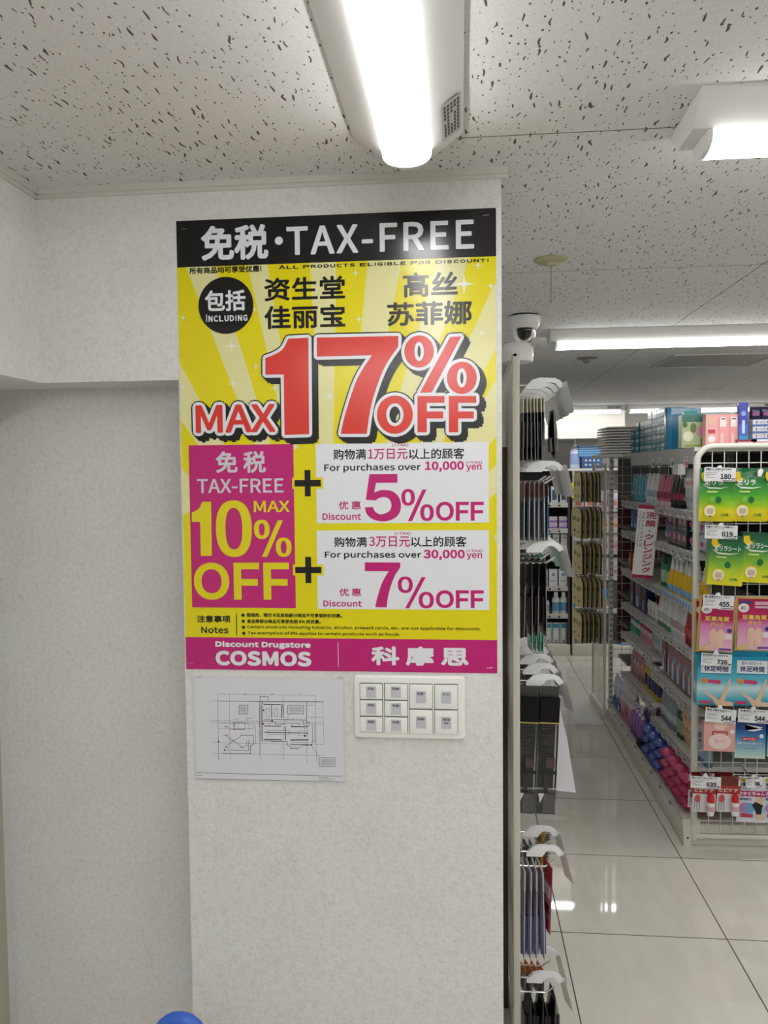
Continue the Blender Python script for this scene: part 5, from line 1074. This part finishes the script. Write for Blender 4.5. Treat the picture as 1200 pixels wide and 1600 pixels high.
# red capped bottles on cards, heel sock packs
p = Proto('carded_bottle', 'bottle pack'); w_, h_ = 34*UG, 52*UG
m = MB(); m.box((-w_/2, 0, 0), (w_/2, .001, h_), g('D9D6D8')); m.box((-w_/2, -.0006, h_*.55), (w_/2, .0012, h_*.80), g('A8342E')); m.box((-w_*.40, -.0004, h_*.80), (w_*.40, .0016, h_*1.08), g('6A241E')); p.part('card', m, smooth=False)
m = MB(); m.text('ヒビケア', -w_*.42, h_*.60, w_*.40, h_*.72, g('EBD9D2'), -.0009, .0006); m.ell(-w_*.28, h_*.40, .012, .018, g('C94A56'), -.0006, 16)
for i in range(3): m.rect(-w_*.42+i*.010, h_*.04, -w_*.38+i*.010, h_*.46, mat('8A8488', .6), -.0006)
p.part('print', m, smooth=False)
m = MB(); m.M = Matrix.Translation((w_*.24, -.018, -h_*.04)); m.lathe([(0, 0), (.0135, .002), (.0145, .01), (.0145, .058), (0, .058)], WT, 16); p.part('bottle', m)
m = MB(); m.M = Matrix.Translation((w_*.24, -.018, -h_*.04)); m.lathe([(.0148, .058), (.0152, .06), (.0152, .076), (.012, .088), (.0, .092)], g('C8202E'), 16); p.part('red_cap', m)
m = MB(); m.M = Matrix.Translation((w_*.24, -.018, -h_*.04)); m.lathe([(.0147, .022), (.0149, .022), (.0149, .042), (.0147, .042)], g('D9A9A6'), 16); p.part('label', m)
for i, (x, y, Y, nm) in enumerate(((1099, 1269, 3.45, 'red-capped bottle on a card under the 635 price card'), (1137, 1269, 3.45, 'red-capped bottle on a card beside the heel sock pack'), (1092, 1262, 3.50, 'red-capped bottle hanging behind, nearest the gondola post'), (1128, 1262, 3.50, 'red-capped bottle hanging behind the second one'))): place_px(p, x, y, Y, nm, 'red-capped bottle packs on the end net', rot=2)
p = Proto('heel_sock_pack', 'sock pack'); pr_ = pouch('heel_sock_pack', 'heel sock pack', 43*UG, 71*UG, .008, g('DADCE4', .2), [('r', .04, .90, .26, .97, g('B89A2A')), ('t', '角質ケア', .04, .80, .52, .88, g('3A3A44'), .010), ('t', 'はくだけ', .04, .735, .46, .785, g('3A3A44'), .006), ('r', 0, .58, 1, .70, g('A82A66')), ('t', 'かかとちゃん', .05, .605, .94, .68, g('F0E6EC'), .012),
     ('t', '植物成分', .05, .49, .50, .55, g('3A4A8E'), .006), ('e', .26, .32, .20, .2, g('B87AB0')), ('e', .42, .32, .18, .2, g('6FA0CC')), ('r', .12, .12, .55, .20, g('B03A5A')), ('p', [(.62, .56), (.9, .56), (.84, .40), (.66, .40)], g('DDBBA0')), ('p', [(.50, .40), (.62, .47), (.88, .40), (.82, .20), (.66, .19), (.62, .28)], g('121214')), ('p', [(.66, .19), (.82, .20), (.96, .10), (.74, .08)], g('DDBBA0')), ('e', .9, .3, .06, .14, g('9CC2DE'))], None)
place_px(pr_, 1173, 1285, 3.46, 'white heel sock pack with magenta band under the narrow price card', 'heel sock packs on the end net', rot=1); place_px(pr_, 1215, 1286, 3.46, 'white heel sock pack with magenta band, cut by the frame edge', 'heel sock packs on the end net', rot=1)

# ------------------------------------------------------------------ net of khaki pouches beyond the gondola end
kn = thing('pouch_net_panel', 'narrow wire net panel of khaki pouches beyond the slotted gondola post', 'display panel', GXF @ TR(-.03, 0, 0))
m = MB(); grid(m, 1.84, 2.24, .06, 1.70, .05, .0022, 'y', .012, MESHC); obj('wire_net', m, kn)
m = MB(); m.tube([(.012, 1.84, .02), (.012, 1.84, 1.71), (.012, 2.25, 1.71), (.012, 2.25, .02), (.012, 1.84, .02)], .009, OFFW, 8); obj('frame', m, kn)
obj('base_block', BX((-.006, 1.84, 0), (.30, 2.26, .06), OFFW), kn)
KH, KH2, KB = mat('2A2617', .4, name='dark_film'), mat('E2D59C', .45, name='pale_khaki_card'), mat('15130E', .4)
kp = Proto('khaki_pouch', 'khaki pouch'); m = MB(); m.prism([(-.045, -.20), (.045, -.20), (.045, -.03), (.022, 0), (-.022, 0), (-.045, -.03)][::-1][::-1], -.006, -.003, KH2); m.prism([(-.045, -.20), (.045, -.20), (.045, -.03), (.022, 0), (-.022, 0), (-.045, -.03)], -.003, .008, KH); kp.part('card', m, smooth=False)
m = MB(); m.box((-.036, .008, -.19), (.036, .0095, -.045), KB); m.box((-.03, -.0066, -.09), (.03, -.006, -.06), mat('A99B62', .5)); m.box((-.008, -.0068, -.165), (.008, -.006, -.15), KB); kp.part('dark_print', m, smooth=False)
khk = Proto('peg_hook', 'peg hook'); m = MB(); m.tube([(.01, 0, 0), (-.16, 0, 0), (-.17, 0, .008)], .0028, WIRE, 7); khk.part('wire', m)
for r_, (z, nm) in enumerate(((1.65, 'top'), (1.41, 'second'), (1.17, 'third'), (.94, 'fourth'), (.70, 'lowest'))):
    for c_, y in enumerate((1.92, 2.06)):
        khk.place(G(-.018, y, z+.003), f'{["front", "rear"][c_]} peg hook of the {nm} row of khaki pouches', 'peg hooks of the khaki pouches')
        tb_ = random.choice((3, 8, 14, 20))
        for k_ in range(5):
            kp.place(G(-.172+k_*.030+random.uniform(-.004, .004), y, z+random.uniform(-.004, .002), FACE+R(tb_+random.uniform(-3, 3)), R(random.uniform(-3, 3))), f'khaki pouch on the {["front", "rear"][c_]} hook of the {nm} row', f'khaki pouches on the {["front", "rear"][c_]} hook of the {nm} row')

# ------------------------------------------------------------------ far wall shelving
def far_unit(name, lab, x0, x1, y0, y1, levels, body):
    t = thing(name, lab, 'shelving', TR(x0, y0, 0)); W_ = x1-x0; D_ = y1-y0
    obj('base_plinth', BX((0, -.02, 0), (W_, D_, .10), OFFW).mesh('base_plinth', bevel=.004), t); obj('back_panel', BX((0, D_-.02, .1), (W_, D_, 1.66), body), t)
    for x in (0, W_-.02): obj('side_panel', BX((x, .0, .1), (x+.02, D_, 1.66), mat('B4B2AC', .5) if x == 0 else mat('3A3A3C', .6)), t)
    for z in levels:
        s_ = obj('shelf', BX((.02, 0, z-.02), (W_-.02, D_-.02, z), SHELF), t); obj('price_rail', BX((.02, -.006, z-.035), (W_-.02, 0, z+.008), mat('C9C6BE', .45)), s_)
        for i in range(int(W_/.085)):
            o = obj('price_tag', tagme[0], s_); o.matrix_basis = TR(.06+i*.085, -.0065, z-.014)
    return t
YA = 7.26
LA = [.12, .37, .62, .95, 1.14, 1.37]; LB = [.12, .42, .72, .95, 1.14, 1.33]
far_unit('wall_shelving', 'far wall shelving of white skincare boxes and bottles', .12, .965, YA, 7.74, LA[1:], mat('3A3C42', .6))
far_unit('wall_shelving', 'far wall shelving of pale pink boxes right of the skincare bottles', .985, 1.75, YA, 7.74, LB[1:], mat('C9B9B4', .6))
def frow(p, z, x0, x1, n, lab, grp, y=YA+.05):
    for i in range(n): p.place(TR(x0+(x1-x0)*(i+.5)/n, y, z+.001, R(random.uniform(-2, 2))), lab, grp)
p = pouch('white_blue_tube_pack', 'skincare pack', .065, .185, .03, g('D6DEE2'), [('r', .1, .75, .9, .95, g('2F8FB0')), ('r', .3, .2, .7, .6, g('E9ECEC')), ('e', .5, .12, .12, .1, g('B23A3A'))], None); frow(p, LA[0]-.018, .60, .95, 5, 'white and teal tube on the bottom deck of the far shelving', 'white teal tubes at the far wall')
p = bottle('teal_pump_bottle', 'pump bottle', .033, .175, g('DDE3E6'), g('2F7FA6'), pump=True, label=g('8FB9CC')); frow(p, LA[1], .62, .80, 2, 'white pump bottle with blue pump at the far wall', 'blue pump bottles at the far wall')
p = bottle('white_lotion_bottle', 'bottle', .035, .20, g('E4E6E8'), g('E9E9E9'), label=g('6FA3C4')); frow(p, LA[1], .81, .95, 2, 'white lotion bottle with blue label at the far wall', 'white lotion bottles at the far wall')
p = carton('white_skincare_box', 'cosmetic box', .075, .155, .06, g('DDE0E2'), [('e', .5, .7, .2, .2, g('7FA6C4')), ('r', .2, .3, .8, .36, g('9CA4AA'))]); frow(p, LA[2], .60, .95, 4, 'white box with blue dot on the far shelving', 'white blue-dot boxes at the far wall')
p = carton('white_teal_top_box', 'cosmetic box', .058, .155, .06, g('DFDFDC'), [('r', 0, .9, 1, 1, g('3F8A8E')), ('r', .2, .68, .8, .76, g('A9A9A6'))]); frow(p, LA[3], .52, .95, 6, 'white box with teal top edge on the far shelving', 'teal-topped boxes at the far wall')
p = carton('lilac_box', 'cosmetic box', .07, .055, .06, g('D8CCDE'), [('r', 0, 0, 1, .4, g('9A7AB8')), ('r', .2, .6, .8, .75, g('B9A9C4'))])
for k_ in range(2): frow(p, LA[4]+k_*.056, .60, .95, 4, ['lilac box in the lower layer on the far shelving', 'lilac box in the upper layer on the far shelving'][k_], ['lilac boxes in the lower layer', 'lilac boxes in the upper layer'][k_])
p = carton('grey_white_box', 'cosmetic box', .06, .15, .06, g('C9CCD2'), [('r', .15, .2, .85, .8, g('4A5666'))]); frow(p, LA[5], .55, .95, 5, 'grey and white box on the upper shelf at the far wall', 'grey-white boxes at the far wall')
blu = carton('blue_bin_box', 'storage box', .17, .19, .10, g('3A78B8'), [('r', .1, .55, .5, .9, g('6FA6D6')), ('r', .3, .15, .9, .5, g('A98A6E')), ('r', .1, .05, .9, .16, g('DDE2EA'))]); frow(blu, LB[1]-.0, .99, 1.35, 2, 'blue printed carton low on the far pink shelving', 'blue cartons at the far wall')
for z, c1, c2, n_, hh in ((LB[2], 'E0D2CE', 'A98FA0', 5, .16), (LB[3], 'D9C6C4', 'B07A8A', 5, .14), (LB[4], 'E2CBC6', 'C9A24A', 5, .14), (LB[5], 'D6CCD8', 'C27A5A', 4, .15)):
    p = carton('pale_pink_box', 'cosmetic box', .07 if n_ == 5 else .09, hh, .06, g(c1), [('r', .1, .55, .9, .85, g('E9E4E4')), ('r', .2, .12, .8, .35, g(c2))]); frow(p, z, .99, 1.40, n_, f'pale pink box with {dict(A98FA0="mauve", B07A8A="rose", C9A24A="gold", C27A5A="orange")[c2]} print on the far shelving', f'pale pink boxes with {dict(A98FA0="mauve", B07A8A="rose", C9A24A="gold", C27A5A="orange")[c2]} print')
frow(blu, LB[0]-.018, 1.40, 1.74, 2, 'blue printed carton on the bottom deck of the far pink shelving', 'blue cartons on the far deck')
# on top of the far shelving
tag(obj('shelving_top', BX((0, 0, 0), (1.63, .42, .02), SHELF), None, TR(.12, 7.30, 1.6605)), 'pale top board lying across the far wall shelving', 'top board')
ZF = 1.682
p = bottle('clear_pump_bottle', 'pump bottle', .045, .28, g('C6CEE6', .15), g('E8EAF0'), pump=True, label=g('8FA0D0')); q = at(900, 765, 7.32)
for x in (899,): p.place(TR(at(x, 700, 7.34).x, 7.36, ZF-.001+.001), 'clear lotion bottle with white pump on top of the far shelving')
p = carton('blue_dotted_box', 'storage box', .18, .10, .12, g('34507A'), [('e', .2+.2*i, .3+.4*j, .06, .06, g('A9BCD6')) for i in range(4) for j in range(2)]); p.place(TR(at(918, 700, 7.36).x+.035, 7.38, ZF), 'dark blue dotted box below the stack of blue trays')
p = Proto('blue_tray', 'tray'); m = MB(); m.box((-.10, -.06, 0), (.10, .06, .018), g('3F7FB4')); m.box((-.104, -.064, .014), (.104, .064, .020), g('8FB9D8')); p.part('tray', m, smooth=False)
for k_ in range(5): p.place(TR(at(914, 700, 7.36).x+.04, 7.38, ZF+.1006+k_*.0205), f'blue tray number {k_+1} from the bottom of the far stack', 'blue trays at the far wall')
m = MB(); m.box((0, 0, 0), (.072, .004, .135), g('E0CE1E')); m.rect(.018, .02, .028, .115, g('3A3A1A'), -.0006); m.rect(.04, .02, .052, .115, g('6A5A1A'), -.0006); q = at(893, 778, 7.2485)
tag(obj('yellow_sign', m, None, TR(q.x, 7.2485, q.z)), 'small yellow sign hanging on the far shelving below the clear bottle', 'sign')
